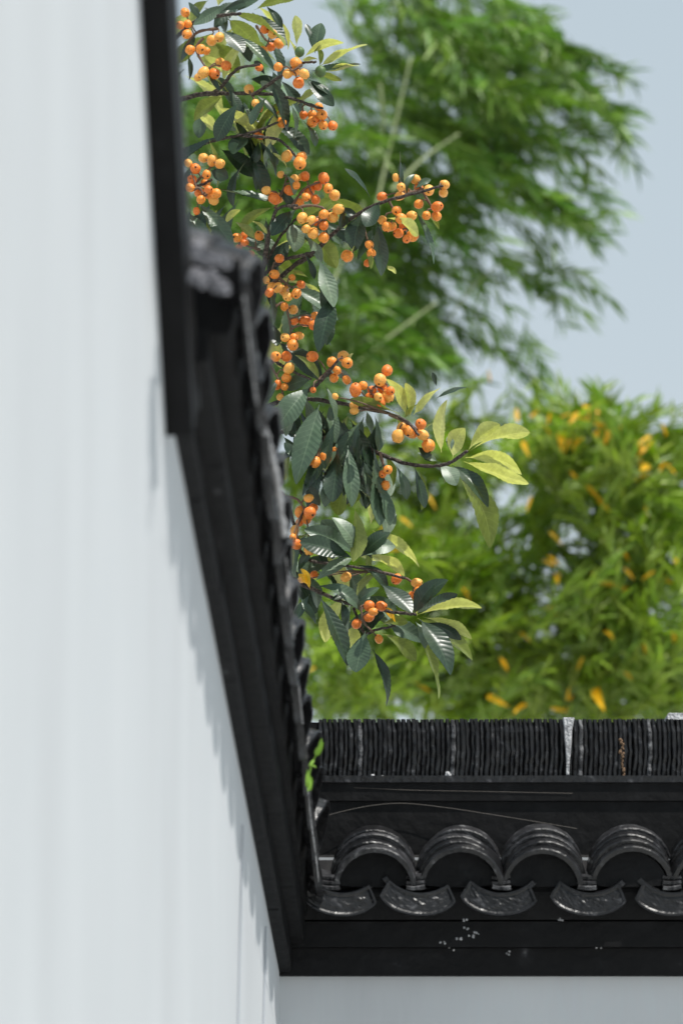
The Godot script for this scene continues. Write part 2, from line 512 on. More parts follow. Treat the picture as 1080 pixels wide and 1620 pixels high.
func side_wall() -> void:
	var w := thing("garden_wall", "tall white plaster wall filling the left side with sloping black tile eaves", "wall", Vector3(foot.x - 0.4, 0, -6.0))
	var deep := -out_side * 0.25
	# outline of the white body in the wall's plane: along the wall (metres back from the corner) and height
	var b0 := on_side(262, 690)
	var b1 := on_side(222, 0)
	var back := func(p: Vector3) -> float: return (foot - p).dot(along_side)
	var s0: float = back.call(b0)
	var s1: float = back.call(b1)
	var steep := (b1.y - b0.y) / (s1 - s0)
	var far_s := s0 + 3.2 / steep * 1.0
	var poly := PackedVector2Array([Vector2(-0.2, 0), Vector2(13.5, 0), Vector2(13.5, b0.y + 3.2), Vector2(far_s, b0.y + 3.2), Vector2(s0 + 0.012, b0.y + 0.035), Vector2(s0 - 0.03, foot.y + 0.32 * s0 + 0.2), Vector2(-0.2, foot.y + 0.15)])
	var frame := func(off: float) -> Transform3D: return Transform3D(Basis(-along_side, Vector3.UP, out_side), Vector3(foot.x, 0, foot.z) + out_side * off)
	var st := begin(false)
	prism(st, poly, frame.call(-0.25), frame.call(0.0))
	part(w, "wall_body", done(st), M.plaster)
	# the steep dark verge of the higher, nearer part
	var n2 := Vector2(-steep, 1).normalized()
	var a2 := Vector2(s0, b0.y)
	var z2 := Vector2(far_s, b0.y + 3.2)
	var h := 0.1
	poly = PackedVector2Array([a2, z2, z2 + n2 * h, a2 + n2 * h])
	st = begin(false)
	prism(st, poly, frame.call(-0.27), frame.call(0.05))
	part(w, "verge_band", done(st), M.paint)
	poly = PackedVector2Array([a2 + n2 * h, z2 + n2 * h, z2 + n2 * (h + 0.03), a2 + n2 * (h + 0.03)])
	st = begin(false)
	prism(st, poly, frame.call(-0.3), frame.call(0.053))
	part(w, "verge_cap", done(st), M.tile)
	# cornice courses along the raking line
	var z_top := 9.13
	var sweep := func(prof: PackedVector2Array, za: float, zb: float, m: Material, called: String, taper: float) -> void:
		var s := begin(false)
		var ba := Basis(out_side, Vector3.UP, along_side)
		var pa := Transform3D(ba, side_at(za, taper * (D - za)))
		var pb := Transform3D(ba, side_at(zb, taper * (D - zb)))
		prism(s, prof, pa, pb)
		part(w, called, done(s), m)
	var pieces := 7
	for i in pieces:   # lengths of plaster cornice with fine joints
		var za := lerpf(9.12, D, float(i) / pieces)
		var zb := lerpf(9.12, D, float(i + 1) / pieces) - 0.002
		var j := rng.randf_range(-0.0015, 0.0015)
		sweep.call(PackedVector2Array([Vector2(-0.02, 0.0 + j), Vector2(0.025 + j, 0.0 + j), Vector2(0.03 + j, 0.004), Vector2(0.03 + j, 0.056), Vector2(-0.02, 0.056)]), za, zb, M.paint, "cornice_course", 0.0)
	for i in pieces:
		var za := lerpf(9.1, D + 0.02, float(i) / pieces)
		var zb := lerpf(9.1, D + 0.02, float(i + 1) / pieces) - 0.002
		var j := rng.randf_range(-0.0015, 0.0015)
		sweep.call(PackedVector2Array([Vector2(-0.02, 0.057), Vector2(0.058 + j, 0.057 + j), Vector2(0.06 + j, 0.061), Vector2(0.06 + j, 0.122), Vector2(-0.02, 0.122)]), za, zb, M.paint, "cornice_course", 0.005)
	sweep.call(PackedVector2Array([Vector2(-0.2, 0.123), Vector2(0.066, 0.124), Vector2(0.075, 0.205), Vector2(0.07, 0.225), Vector2(-0.035, 0.335), Vector2(-0.2, 0.335)]), z_top, D + 0.12, M.paint, "roof_bed", 0.017)
	sweep.call(PackedVector2Array([Vector2(-0.2, 0.336), Vector2(-0.06, 0.336), Vector2(-0.055, 0.40), Vector2(-0.2, 0.40)]), z_top + 0.1, D + 0.3, M.paint, "ridge_course", 0.0)
	# tiles
	var a := side_at(D - 0.1, 0.105 + 0.017 * 0.1, 0.225)
	var b := side_at(9.13, 0.105 + 0.017 * 2.77, 0.225)
	var u := (a - b).normalized()
	var n := (out_side - u * out_side.dot(u)).normalized()
	var f := Basis(u, n.cross(u).normalized(), n)
	var count := int(a.distance_to(b) / 0.197)
	for i in count + 1:
		var o := b + u * (0.1 + i * 0.197)
		if o.z > -D + 0.16:
			cover_column(w, Transform3D(f, o - n * 0.01), 4, Vector3(0, 0.0165, -0.0265))
		var tilt := Basis(Vector3.BACK, rng.randf_range(-0.05, 0.05)) * Basis(Vector3.UP, rng.randf_range(-0.05, 0.05))
		part(w, "drip_tile", drip_m[i % drip_m.size()], M.tile, Transform3D(f * tilt, o - u * 0.0985 + f * Vector3(0, -0.037, -0.005)))
		part(w, "trough_tile", trough_m, M.tile, Transform3D(f, o - u * 0.0985 + f * Vector3(0, -0.01, -0.03)))
	var rx := 0.12
	while rx < 2.6:   # upright tiles of the sloping ridge
		var q := side_at(9.05 + rx, -0.06, 0.4)
		part(w, "ridge_tile", ridge_m[rng.randi() % ridge_m.size()], M.tile, Transform3D(f, q))
		rx += 0.016
	# light mortar run along the tile edge, then its sunlit rim as thin strips
	st = begin()
	var line := []
	for p in [[417, 680], [428, 715], [438, 765], [444, 810], [449, 850]]:
		line.append(on_side(p[0], p[1], 0.142) + Vector3(0, 0.004, 0))
	tube(st, curve(line, 6), 0.006, 0.0075, 7, 0.45)
	part(w, "mortar_and_lit_rim", done(st), M.mortar)
	for seg in [[[386, 470], [393, 520], [400, 590], [407, 640]], [[452, 880], [459, 950], [465, 1010]], [[470, 1060], [477, 1130], [483, 1190]], [[486, 1240], [492, 1300], [499, 1350], [504, 1395]]]:  # thin pale strips painting in the sunlit edge of the drip tiles
		st = begin()
		line = []
		for p in seg:
			line.append(on_side(p[0], p[1], 0.155 - 0.045 * clampf((p[1] - 450.0) / 950.0, 0, 1)))
		tube(st, curve(line, 7), 0.0014, 0.001, 6, 0.7)
		part(w, "mortar_and_lit_rim", done(st), M.mortar)
	# broken upper end: a pale slab on crumbling mortar
	st = begin(false)
	bar(st, Vector3(-0.034, -0.012, -0.07), Vector3(0.032, 0.012, 0.05), Transform3D(Basis(Vector3.BACK, -0.22) * Basis(Vector3.RIGHT, 0.15), on_side(336, 409, 0.11)), 0.006)
	part(w, "end_slab", done(st), M.mortar_grey)
	st = begin(false)
	bar(st, Vector3(-0.012, -0.009, -0.05), Vector3(0.012, 0.008, 0.03), Transform3D(Basis(Vector3.BACK, -0.1) * Basis(Vector3.RIGHT, 0.35), on_side(311, 391, 0.075)), 0.005)
	part(w, "end_slab", done(st), M.mortar_grey)
	st = begin()
	for i in 44:
		var t := rng.randf()
		var r := rng.randf_range(0.004, 0.011)
		add_lump(st, on_side(lerpf(308, 362, t) + rng.randf_range(-4, 4), lerpf(434, 462, t) + rng.randf_range(-14, 10), lerpf(0.08, 0.145, t)), r, i)
	part(w, "mortar_crumbs", done(st), M.mortar_grey, Transform3D.IDENTITY, "stuff")

# ---------------------------------------------------------------- loquat
var leaf_m := {}
var fruit_m := []
var tree: Node3D
var limb: Node3D
var limb_z := 12.6

func leaf_mesh(seed_: int, bow: float, two_sided: bool) -> ArrayMesh:
	# z from 0 (stalk) to 1 (tip), x across (full width 1), y the upper face
	var r := RandomNumberGenerator.new()
	r.seed = seed_
	var nl := 40
	var nw := 8
	var fold := r.randf_range(0.10, 0.24)
	var skew := r.randf_range(-0.05, 0.05)
	var wave := r.randf_range(0.006, 0.016)
	var ph := r.randf() * TAU
	var twist := r.randf_range(-0.7, 0.7)
	var blunt := r.randf_range(1.0, 1.35)
	var tip_curl := r.randf_range(-0.14, 0.06)
	var rows := []
	for i in nl + 1:
		var t := float(i) / nl
		var q := clampf((t - 0.07) / 0.93, 0.0, 1.0)
		var w := 0.018 + 0.5 * pow(sin(PI * pow(q, blunt)), 0.78)
		if t > 0.985:
			w = 0.012
		var row := []
		for j in nw + 1:
			var s := lerpf(-1, 1, float(j) / nw)
			var y := bow * 4.0 * t * (1.0 - t) + fold * absf(s) * w * 0.55
			y += 0.008 * cos(TAU * (t * 13.0 - absf(s) * 1.6)) * sin(PI * q) * minf(1.0, absf(s) * 3.0)
			y += wave * sin(t * 15.0 + ph + (1.5 if s > 0 else 0.0)) * absf(s) * absf(s) * sin(PI * q)
			y += tip_curl * pow(t, 4.0)
			row.append(Vector3(s * w + skew * sin(PI * t), y + s * w * twist * (t - 0.4), t))
		rows.append(row)
	var st := begin()
	grid(st, rows)
	var top := done(st)
	if two_sided:
		st = begin()
		var under := []
		for row in rows:
			var o := []
			for v in row:
				o.append(v + Vector3(0, -0.006, 0))
			under.append(o)
		grid(st, under, true)
		st.generate_normals()
		st.commit(top)
		top.surface_set_material(0, M.leaf_grown)
		top.surface_set_material(1, M.leaf_under)
	return top

func fruit_mesh(k: int) -> ArrayMesh:
	var r := RandomNumberGenerator.new()
	r.seed = 300 + k
	var n := FastNoiseLite.new()
	n.seed = k
	n.frequency = 0.8
	var long := r.randf_range(0.98, 1.22)
	var st := begin()
	var rows := []
	for i in 15:
		var a := PI * i / 14.0
		var row := []
		for j in 21:
			var b := TAU * (j % 20) / 20.0
			var d := Vector3(sin(a) * cos(b), cos(a) * long, sin(a) * sin(b))
			var k2 := 1.0 + 0.1 * n.get_noise_3dv(d * 1.2)
			if a > 2.65:
				k2 -= 0.09 * (a - 2.65) / 0.49
			if a < 0.3:
				k2 -= 0.05
			row.append(d * k2)
		rows.append(row)
	grid(st, rows, true)
	var m := done(st)
	st = begin(false)   # the dry star of the calyx at the lower end
	var reach := r.randf_range(0.12, 0.32)
	var c := Vector3(0, -long * 0.93, 0)
	for i in 5:
		var a := TAU * i / 5.0 + r.randf_range(-0.2, 0.2)
		var p := Vector3(cos(a), 0, sin(a))
		var q := Vector3(-sin(a), 0, cos(a))
		var tip := c + p * reach * r.randf_range(0.8, 1.2) + Vector3(0, -0.02, 0)
		tri(st, c + q * 0.11, tip, c - q * 0.11)
		tri(st, c + q * 0.11 + Vector3(0, -0.05, 0), c - q * 0.11 + Vector3(0, -0.05, 0), tip)
	add_lump(st, c + Vector3(0, 0.02, 0), r.randf_range(0.08, 0.2), k)
	st.generate_normals()
	st.commit(m)
	m.surface_set_material(0, M["fruit%d" % (k % 3)])
	m.surface_set_material(1, M.calyx)
	return m

func branch(pts: Array, z0: float, z1: float, r0: float, r1: float) -> void:
	var line := []
	var edge := 290.0 if pts[0][1] < 380 else remap(pts[0][1], 400, 1000, 380, 475)
	if pts[0][0] < edge:   # these boughs come from the trunk, behind the side wall
		line.append(P(228, pts[0][1] + 150, 12.75))
		line.append(P(pts[0][0] * 0.55 + 228 * 0.45, pts[0][1] + 45, 12.72))
	for i in pts.size():
		var z := lerpf(z0, z1, float(i) / maxf(1, pts.size() - 1))
		line.append(P(pts[i][0], pts[i][1], z))
	var st := begin()
	var path := curve(line, 6)
	for i in path.size():
		path[i] += Vector3(rng.randf_range(-1, 1), rng.randf_range(-1, 1), rng.randf_range(-1, 1)) * 0.0012
	tube(st, path, r0 * z0 / F, r1 * z1 / F, 8, 0.14)
	limb = part(tree, "branch", done(st), M.bark)
	limb_z = lerpf(z0, z1, 0.6)

# a leaf from its stalk to its tip (pixels); w its width as seen; kind: l upper face lit, d dark and hanging, b seen from below against the light, o olive, y yellow
func leaf(bx: float, by: float, tx: float, ty: float, w: float, kind: String, dz := 0.0, zz := 0.0) -> void:
	var z := limb_z + zz
	var p := P(bx, by, z)
	var q := P(tx, ty, z + dz + rng.randf_range(-0.03, 0.03))
	var a := q - p
	var length := a.length()
	a /= length
	var eye := (EYE - p).normalized()
	var n0 := (eye - a * eye.dot(a)).normalized()
	var side := a.cross(n0)
	var seen := w * z / F
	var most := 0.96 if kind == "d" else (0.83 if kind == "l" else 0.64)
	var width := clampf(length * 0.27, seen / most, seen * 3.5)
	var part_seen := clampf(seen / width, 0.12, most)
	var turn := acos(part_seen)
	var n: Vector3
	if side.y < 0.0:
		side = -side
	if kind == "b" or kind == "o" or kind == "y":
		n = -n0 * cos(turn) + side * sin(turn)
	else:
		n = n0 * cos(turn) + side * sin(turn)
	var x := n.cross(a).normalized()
	var which := rng.randi() % 9
	var key := ("two%d" if kind == "l" or kind == "d" else "one%d") % which
	var m: Material = null
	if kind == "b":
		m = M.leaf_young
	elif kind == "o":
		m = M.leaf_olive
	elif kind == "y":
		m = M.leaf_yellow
	var o := part(limb, "leaf", leaf_m[key], m, Transform3D(Basis(x * width, n * length * 0.9, a * length), p))
	if m == null:   # grown leaves differ from one another in how much grey down they keep
		o.set_surface_override_material(0, [M.leaf_grown, M.leaf_downy, M.leaf_grown, M.leaf_grown, M.leaf_silvery, M.leaf_downy, M.leaf_grown][rng.randi() % 7])

func leaves(rows: Array) -> void:
	for r in rows:
		leaf(r[0], r[1], r[2], r[3], r[4], r[5], r[6] if r.size() > 6 else 0.0, r[7] if r.size() > 7 else 0.0)

# more leaves of one kind hanging about a spot
func fill(x: float, y: float, rx: float, ry: float, n: int, kinds: String, lean := 0.25) -> void:
	for i in n:
		var a := Vector2(x + rng.randf_range(-rx, rx), y + rng.randf_range(-ry, ry))
		var length := rng.randf_range(55, 100)
		var d := Vector2(rng.randf_range(-1, 1) * lean * 3.0, 1.0).normalized() * length
		leaf(a.x, a.y, a.x + d.x, a.y + d.y, rng.randf_range(9, 26), kinds[rng.randi() % kinds.length()], rng.randf_range(-0.05, 0.05), rng.randf_range(0.04, 0.2))

# a cluster: its stalk (pixels) and its fruits (x, y, radius in pixels)
func cluster(stalk: Array, fruits: Array, zz := 0.0) -> void:
	var z := limb_z + zz
	var st := begin()
	var line := []
	for s in stalk:
		line.append(P(s[0], s[1], z))
	var path := curve(line, 5)
	tube(st, path, 0.0042, 0.0024, 6, 0.25)
	var spots := []
	for f in fruits:
		var r: float = f[2] * z / F
		var at := P(f[0], f[1], z + rng.randf_range(-0.045, 0.03))
		for other in spots:   # fruits touch but do not cut deep into each other
			var need: float = (r + other[1]) * 0.93
			var flat := Vector2(at.x - other[0].x, at.y - other[0].y).length()
			if at.distance_to(other[0]) < need:
				at.z = other[0].z + sqrt(maxf(0.0, need * need - flat * flat)) * (1.0 if at.z >= other[0].z else -1.0)
		spots.append([at, r])
		var near: Vector3 = path[0]
		for s in path:
			if s.distance_to(at) < near.distance_to(at):
				near = s
		var out := (at - near).normalized()
		if out.length() < 0.5:
			out = Vector3.DOWN
		if near.distance_to(at) > r:
			var knee := near.lerp(at, 0.5) + Vector3(rng.randf_range(-0.006, 0.006), 0.006, 0.0)
			tube(st, curve([near, knee, at - out * r * 0.85], 3), 0.0022, 0.0018, 5, 0.2)
	var bunch := part(limb.get_parent(), "fruit_stalk", done(st), M.stalk)
	for s in spots:
		var near: Vector3 = path[0]
		for q in path:
			if q.distance_to(s[0]) < near.distance_to(s[0]):
				near = q
		var down: Vector3 = ((s[0] - near).normalized() * 1.0 + Vector3(rng.randf_range(-0.5, 0.6), rng.randf_range(-0.7, 0.3), rng.randf_range(-0.7, 0.55))).normalized()
		var x := down.cross(Vector3(0.3, 0.2, 0.9)).normalized()
		var r: float = s[1]
		part(bunch, "loquat", fruit_m[rng.randi() % fruit_m.size()], null, Transform3D(Basis(x, -down, x.cross(-down)) * Basis(Vector3.UP, rng.randf() * TAU) * Basis.from_scale(Vector3(rng.randf_range(0.94, 1.04), rng.randf_range(0.94, 1.1), rng.randf_range(0.94, 1.04)) * r), s[0]))

func loquat() -> void:
	for i in 9:
		leaf_m["two%d" % i] = leaf_mesh(40 + i, [0.05, 0.1, 0.02, 0.13, -0.03, 0.07, 0.15, 0.0, 0.09][i], true)
		leaf_m["one%d" % i] = leaf_mesh(60 + i, [0.06, 0.03, 0.1, 0.08, -0.02, 0.12, 0.05, 0.09, 0.0][i], false)
	for i in 9:
		fruit_m.append(fruit_mesh(i))
	var root := Vector3(-0.5, 0, -12.75)
	tree = thing("loquat_tree", "loquat tree with ripe orange fruit leaning over the black tile eaves of the left wall", "tree", root)
	var st := begin()
	tube(st, curve([root, root + Vector3(0.03, 0.8, 0.02), root + Vector3(-0.02, 1.6, 0.0), root + Vector3(0.02, 2.6, -0.03), root + Vector3(-0.03, 4.0, 0.02)], 6), 0.07, 0.03, 12, 0.05)
	part(tree, "trunk", done(st), M.bark)
	build_upper()
	build_middle()
	build_lower()

func build_upper() -> void:
	branch([[235, 110], [300, 40], [352, 24], [380, 22]], 12.75, 12.55, 5, 2.5)
	leaves([[365, 20, 458, 66, 15, "o", -0.05], [360, 30, 412, 80, 30, "o", 0.03, 0.05], [352, 48, 385, 84, 25, "l", -0.05, -0.06], [376, 56, 434, 113, 17, "l", -0.04, -0.05],
		[356, 8, 306, 40, 20, "d"], [330, 0, 300, 30, 16, "o", 0.0, 0.1], [372, 20, 420, -20, 18, "l"], [345, 12, 366, -30, 20, "b"], [350, 18, 398, 2, 14, "d"], [318, 30, 298, 4, 12, "l"]])
	leaves([[298, 88, 300, 127, 9, "l"], [300, 60, 296, 20, 10, "b", 0.0, 0.1], [420, 8, 448, 42, 10, "l"], [446, 34, 458, 78, 8, "b"], [310, 55, 286, 95, 14, "d"], [402, 16, 470, -10, 16, "o"]])
	fill(360, 30, 70, 30, 12, "dolbb", 0.6)
	fill(320, 110, 30, 50, 7, "dlbo", 0.6)
	cluster([[345, 45], [315, 50], [300, 64], [295, 72]], [[293, 20, 7.5], [285, 40, 7], [297, 38, 6.8], [296, 54, 8], [335, 64, 9], [347, 59, 8]])
	cluster([[322, 60], [310, 75], [318, 95], [328, 110]], [[301, 79, 8.3], [318, 78, 8.3], [327, 81, 6], [348, 99, 8], [358, 104, 8.2], [322, 115, 9.3], [314, 122, 6.5], [339, 117, 9.3]], -0.04)
	cluster([[405, 40], [418, 60], [425, 66]], [[419, 46, 8], [431, 54, 7.8], [441, 69, 8.7], [428, 74, 7.8], [417, 79, 6.5]])
	branch([[230, 175], [304, 152], [341, 146], [367, 116], [385, 106], [410, 102]], 12.7, 12.5, 5, 2)
	cluster([[400, 103], [408, 105]], [[410, 107, 6.5]])
	branch([[225, 190], [300, 153], [350, 148], [400, 148], [440, 151], [480, 162], [510, 172]], 12.75, 12.45, 5, 2)
	leaves([[361, 139, 383, 186, 15, "l"], [385, 160, 395, 186, 8, "d"], [306, 172, 343, 205, 15, "b", 0.0, 0.08], [431, 112, 442, 146, 13, "d"], [461, 165, 463, 226, 9, "d"], [478, 190, 500, 231, 6, "d"], [405, 150, 440, 190, 10, "d"]])
	leaves([[420, 120, 402, 96, 10, "d"], [395, 125, 440, 132, 16, "l", 0.0, 0.03], [440, 150, 412, 128, 12, "d"], [430, 155, 455, 185, 9, "l"], [350, 146, 330, 118, 9, "d"], [468, 168, 498, 140, 9, "o"]])
	cluster([[395, 146], [398, 150], [404, 160]], [[394, 141, 7.8], [404, 163, 6.5], [409, 170, 8]])
	cluster([[480, 163], [505, 172], [515, 182]], [[480, 182, 7], [494, 182, 7.8], [509, 182, 9], [504, 169, 7], [494, 193, 9], [511, 198, 7.5], [526, 199, 8], [500, 190, 7]])
	cluster([[405, 207], [428, 200], [440, 190]], [[445, 194, 8.3], [442, 181, 6.5]])
	branch([[400, 150], [430, 130], [455, 112], [475, 100], [500, 98]], 12.55, 12.4, 3, 2)
	leaves([[467, 82, 466, 24, 8, "b"], [498, 84, 506, 35, 23, "l", 0.03], [490, 66, 484, 38, 9, "l"], [480, 91, 541, 62, 14, "b"], [506, 104, 578, 65, 13, "b"], [494, 112, 569, 98, 13, "l"], [518, 114, 568, 105, 12, "b"]])
	leaves([[477, 95, 502, 92, 8, "b"], [484, 126, 528, 170, 19, "l", -0.05], [488, 126, 524, 153, 10, "l"], [470, 104, 455, 60, 8, "b"], [505, 105, 505, 75, 8, "o"], [498, 114, 540, 128, 10, "o", 0.0, 0.05]])
	cluster([[478, 102], [470, 108], [462, 112]], [[440, 106, 7.8], [455, 117, 8.3], [468, 100, 9.5], [467, 113, 7], [481, 117, 8.3], [472, 131, 9.2]], -0.06)
	branch([[220, 262], [296, 235], [340, 222], [366, 217], [400, 209], [440, 194]], 12.7, 12.5, 4, 2)
	leaves([[384, 207, 371, 245, 29, "l", -0.04], [338, 198, 374, 204, 7, "l"], [409, 222, 403, 257, 12, "l"], [388, 225, 426, 310, 17, "d"], [391, 252, 366, 326, 7, "d"], [400, 200, 384, 165, 8, "d"], [440, 196, 425, 214, 9, "d"], [395, 215, 412, 300, 10, "d", 0.05]])
	cluster([[400, 212], [407, 208]], [[408, 212, 7], [413, 216, 5]])
	branch([[385, 215], [420, 217], [445, 224], [466, 244]], 12.5, 12.45, 2.6, 2)
	leaves([[425, 219, 440, 262, 6, "d"], [430, 222, 418, 262, 10, "d"], [428, 240, 456, 264, 6, "b"], [415, 225, 436, 280, 9, "d"]])
	fill(400, 190, 50, 40, 9, "dllob", 0.5)
	fill(340, 200, 40, 50, 8, "dblo", 0.5)
	fill(450, 150, 40, 40, 6, "lbo", 0.7)
	cluster([[455, 232], [466, 246], [472, 250]], [[454, 247, 9.3], [477, 248, 8.3], [474, 260, 10]])
	branch([[215, 330], [290, 300], [320, 292], [336, 284]], 12.6, 12.5, 4, 2)
	leaves([[334, 270, 361, 281, 22, "d"], [304, 262, 294, 300, 12, "l"], [313, 320, 369, 392, 27, "d"], [298, 335, 326, 402, 26, "d", -0.03], [330, 330, 352, 392, 20, "d"], [355, 356, 377, 331, 10, "b"], [300, 330, 292, 375, 16, "l"], [345, 330, 330, 372, 12, "o"]])
	cluster([[300, 300], [318, 280], [336, 262]], [[322, 250, 8.2], [336, 254, 8.5], [348, 259, 7.8], [309, 267, 9], [327, 276, 7.4], [304, 284, 7.8], [325, 290, 8.3]])
	cluster([[305, 300], [316, 298], [322, 310]], [[301, 297, 7.4], [316, 305, 9], [335, 308, 9.8], [342, 309, 8.5], [311, 334, 5.6], [298, 258, 6.5], [330, 300, 7], [318, 316, 7.5], [338, 317, 8]], -0.05)

func build_middle() -> void:
	branch([[330, 560], [405, 470], [430, 450], [466, 420], [496, 400], [522, 374], [560, 342], [600, 322], [650, 307], [700, 294]], 12.7, 12.4, 6, 2.2)
	leaves([[576, 334, 559, 396, 29, "l", -0.04], [600, 317, 576, 356, 22, "l", -0.04, -0.05], [597, 352, 604, 436, 27, "d"], [590, 360, 566, 412, 15, "d"], [588, 318, 545, 267, 5, "d"], [633, 308, 630, 240, 8, "l"], [644, 311, 653, 274, 8, "l"]])
	leaves([[655, 300, 681, 283, 9, "l"], [658, 335, 685, 418, 12, "d"], [608, 344, 660, 374, 8, "b", -0.05, -0.06], [612, 420, 626, 432, 9, "b"], [570, 345, 540, 330, 10, "d"], [540, 355, 552, 344, 12, "l"], [575, 390, 590, 425, 8, "o"], [665, 330, 697, 360, 6, "o"], [554, 385, 558, 400, 7, "b"]])
	leaves([[505, 410, 528, 484, 30, "d", 0.0, -0.03], [508, 420, 518, 500, 22, "d", 0.03], [526, 468, 503, 553, 34, "d", -0.05, -0.03], [518, 480, 520, 545, 14, "l", 0.0, -0.02], [480, 398, 500, 440, 6, "d"], [484, 375, 509, 414, 17, "l"], [520, 376, 484, 362, 10, "d"], [538, 366, 545, 330, 10, "d"]])
	cluster([[640, 308], [665, 300], [695, 296]], [[626, 281, 6], [657, 284, 7.8], [634, 296, 7.5], [662, 297, 7.8], [678, 301, 9], [703, 292, 7.6], [701, 304, 7.6], [632, 310, 7.5], [645, 303, 6], [604, 311, 7.8]])
	cluster([[668, 302], [678, 320], [684, 330]], [[662, 323, 7.8], [691, 327, 9], [674, 341, 7.8], [690, 342, 8.3]])
	cluster([[615, 318], [625, 335], [640, 352], [646, 362]], [[627, 333, 7.8], [650, 342, 8.3], [634, 346, 9], [604, 348, 7], [612, 359, 8.3], [620, 357, 7], [630, 369, 8.3], [638, 358, 7.8], [652, 373, 10], [643, 378, 7]], -0.04)
	cluster([[572, 345], [578, 370], [583, 385]], [[549, 405, 9.7], [584, 387, 7], [587, 401, 7.8], [581, 416, 6]])
	branch([[360, 520], [404, 449], [416, 424], [422, 388], [428, 358], [440, 330], [470, 325]], 12.65, 12.45, 6, 2.4)
	leaves([[437, 318, 348, 303, 12, "l", -0.04], [434, 327, 378, 357, 12, "o"], [437, 297, 467, 332, 13, "d"], [452, 275, 468, 308, 9, "l", 0, -0.04], [470, 330, 429, 373, 23, "l", -0.04], [462, 352, 466, 398, 30, "l", -0.03], [405, 380, 372, 352, 16, "o"], [424, 372, 398, 350, 9, "b"]])
	cluster([[435, 330], [448, 300], [452, 285]], [[444, 276, 6], [466, 283, 7.4], [478, 280, 6.5], [468, 293, 7.4], [458, 301, 8.9], [421, 301, 7], [434, 314, 9.5], [441, 313, 8.5]])
	cluster([[462, 325], [480, 300], [500, 290], [512, 288]], [[482, 279, 8], [512, 282, 9], [502, 294, 8], [519, 298, 8], [489, 302, 9], [529, 309, 9], [499, 316, 7.5], [473, 321, 8], [484, 312, 7]])
	cluster([[465, 330], [490, 325], [512, 330], [516, 345]], [[535, 331, 9], [478, 345, 9], [512, 339, 8], [526, 344, 9], [512, 357, 7.5], [500, 351, 7], [484, 362, 7], [495, 369, 9], [512, 376, 9], [492, 348, 7], [522, 340, 7]], -0.05)
	branch([[365, 540], [408, 446], [436, 386], [456, 360], [470, 345]], 12.7, 12.5, 4, 2)
	leaves([[400, 400, 372, 420, 18, "d"], [392, 395, 405, 440, 16, "d"], [425, 450, 430, 516, 11, "d"], [428, 508, 438, 549, 17, "l", -0.04], [440, 444, 474, 451, 8, "b"], [412, 430, 390, 408, 10, "l"], [460, 430, 488, 440, 8, "o"]])
	fill(440, 400, 50, 60, 11, "dlob", 0.5)
	fill(450, 490, 30, 50, 8, "dlob", 0.5)
	fill(500, 330, 40, 30, 6, "dlo", 0.6)
	fill(370, 350, 45, 35, 9, "dlo", 0.5)
	cluster([[412, 395], [392, 390], [380, 384]], [[375, 376, 8.3], [386, 372, 6], [387, 384, 7], [410, 373, 7.8], [396, 403, 6.5], [378, 392, 6]])
	cluster([[405, 440], [390, 430]], [[376, 435, 5.6], [374, 452, 5], [385, 475, 6], [394, 469, 5], [409, 498, 5.6], [399, 508, 5]])
	branch([[370, 500], [420, 434], [450, 411], [478, 404], [497, 399]], 12.65, 12.5, 4, 2.6)
	cluster([[430, 430], [448, 445], [462, 455]], [[442, 409, 7.5], [434, 434, 8], [430, 454, 8], [439, 455, 7.8], [449, 459, 9], [476, 450, 7], [469, 464, 8.3], [455, 469, 7.8], [462, 439, 5.5], [421, 443, 6], [426, 463, 7]])
	cluster([[436, 484], [450, 480], [456, 500], [460, 525], [456, 535]], [[450, 485, 7], [464, 490, 8], [465, 508, 7], [483, 508, 9.5], [499, 500, 7.4], [496, 515, 7.8], [451, 534, 7.4], [465, 534, 7], [473, 531, 6.5], [463, 546, 9.6]])

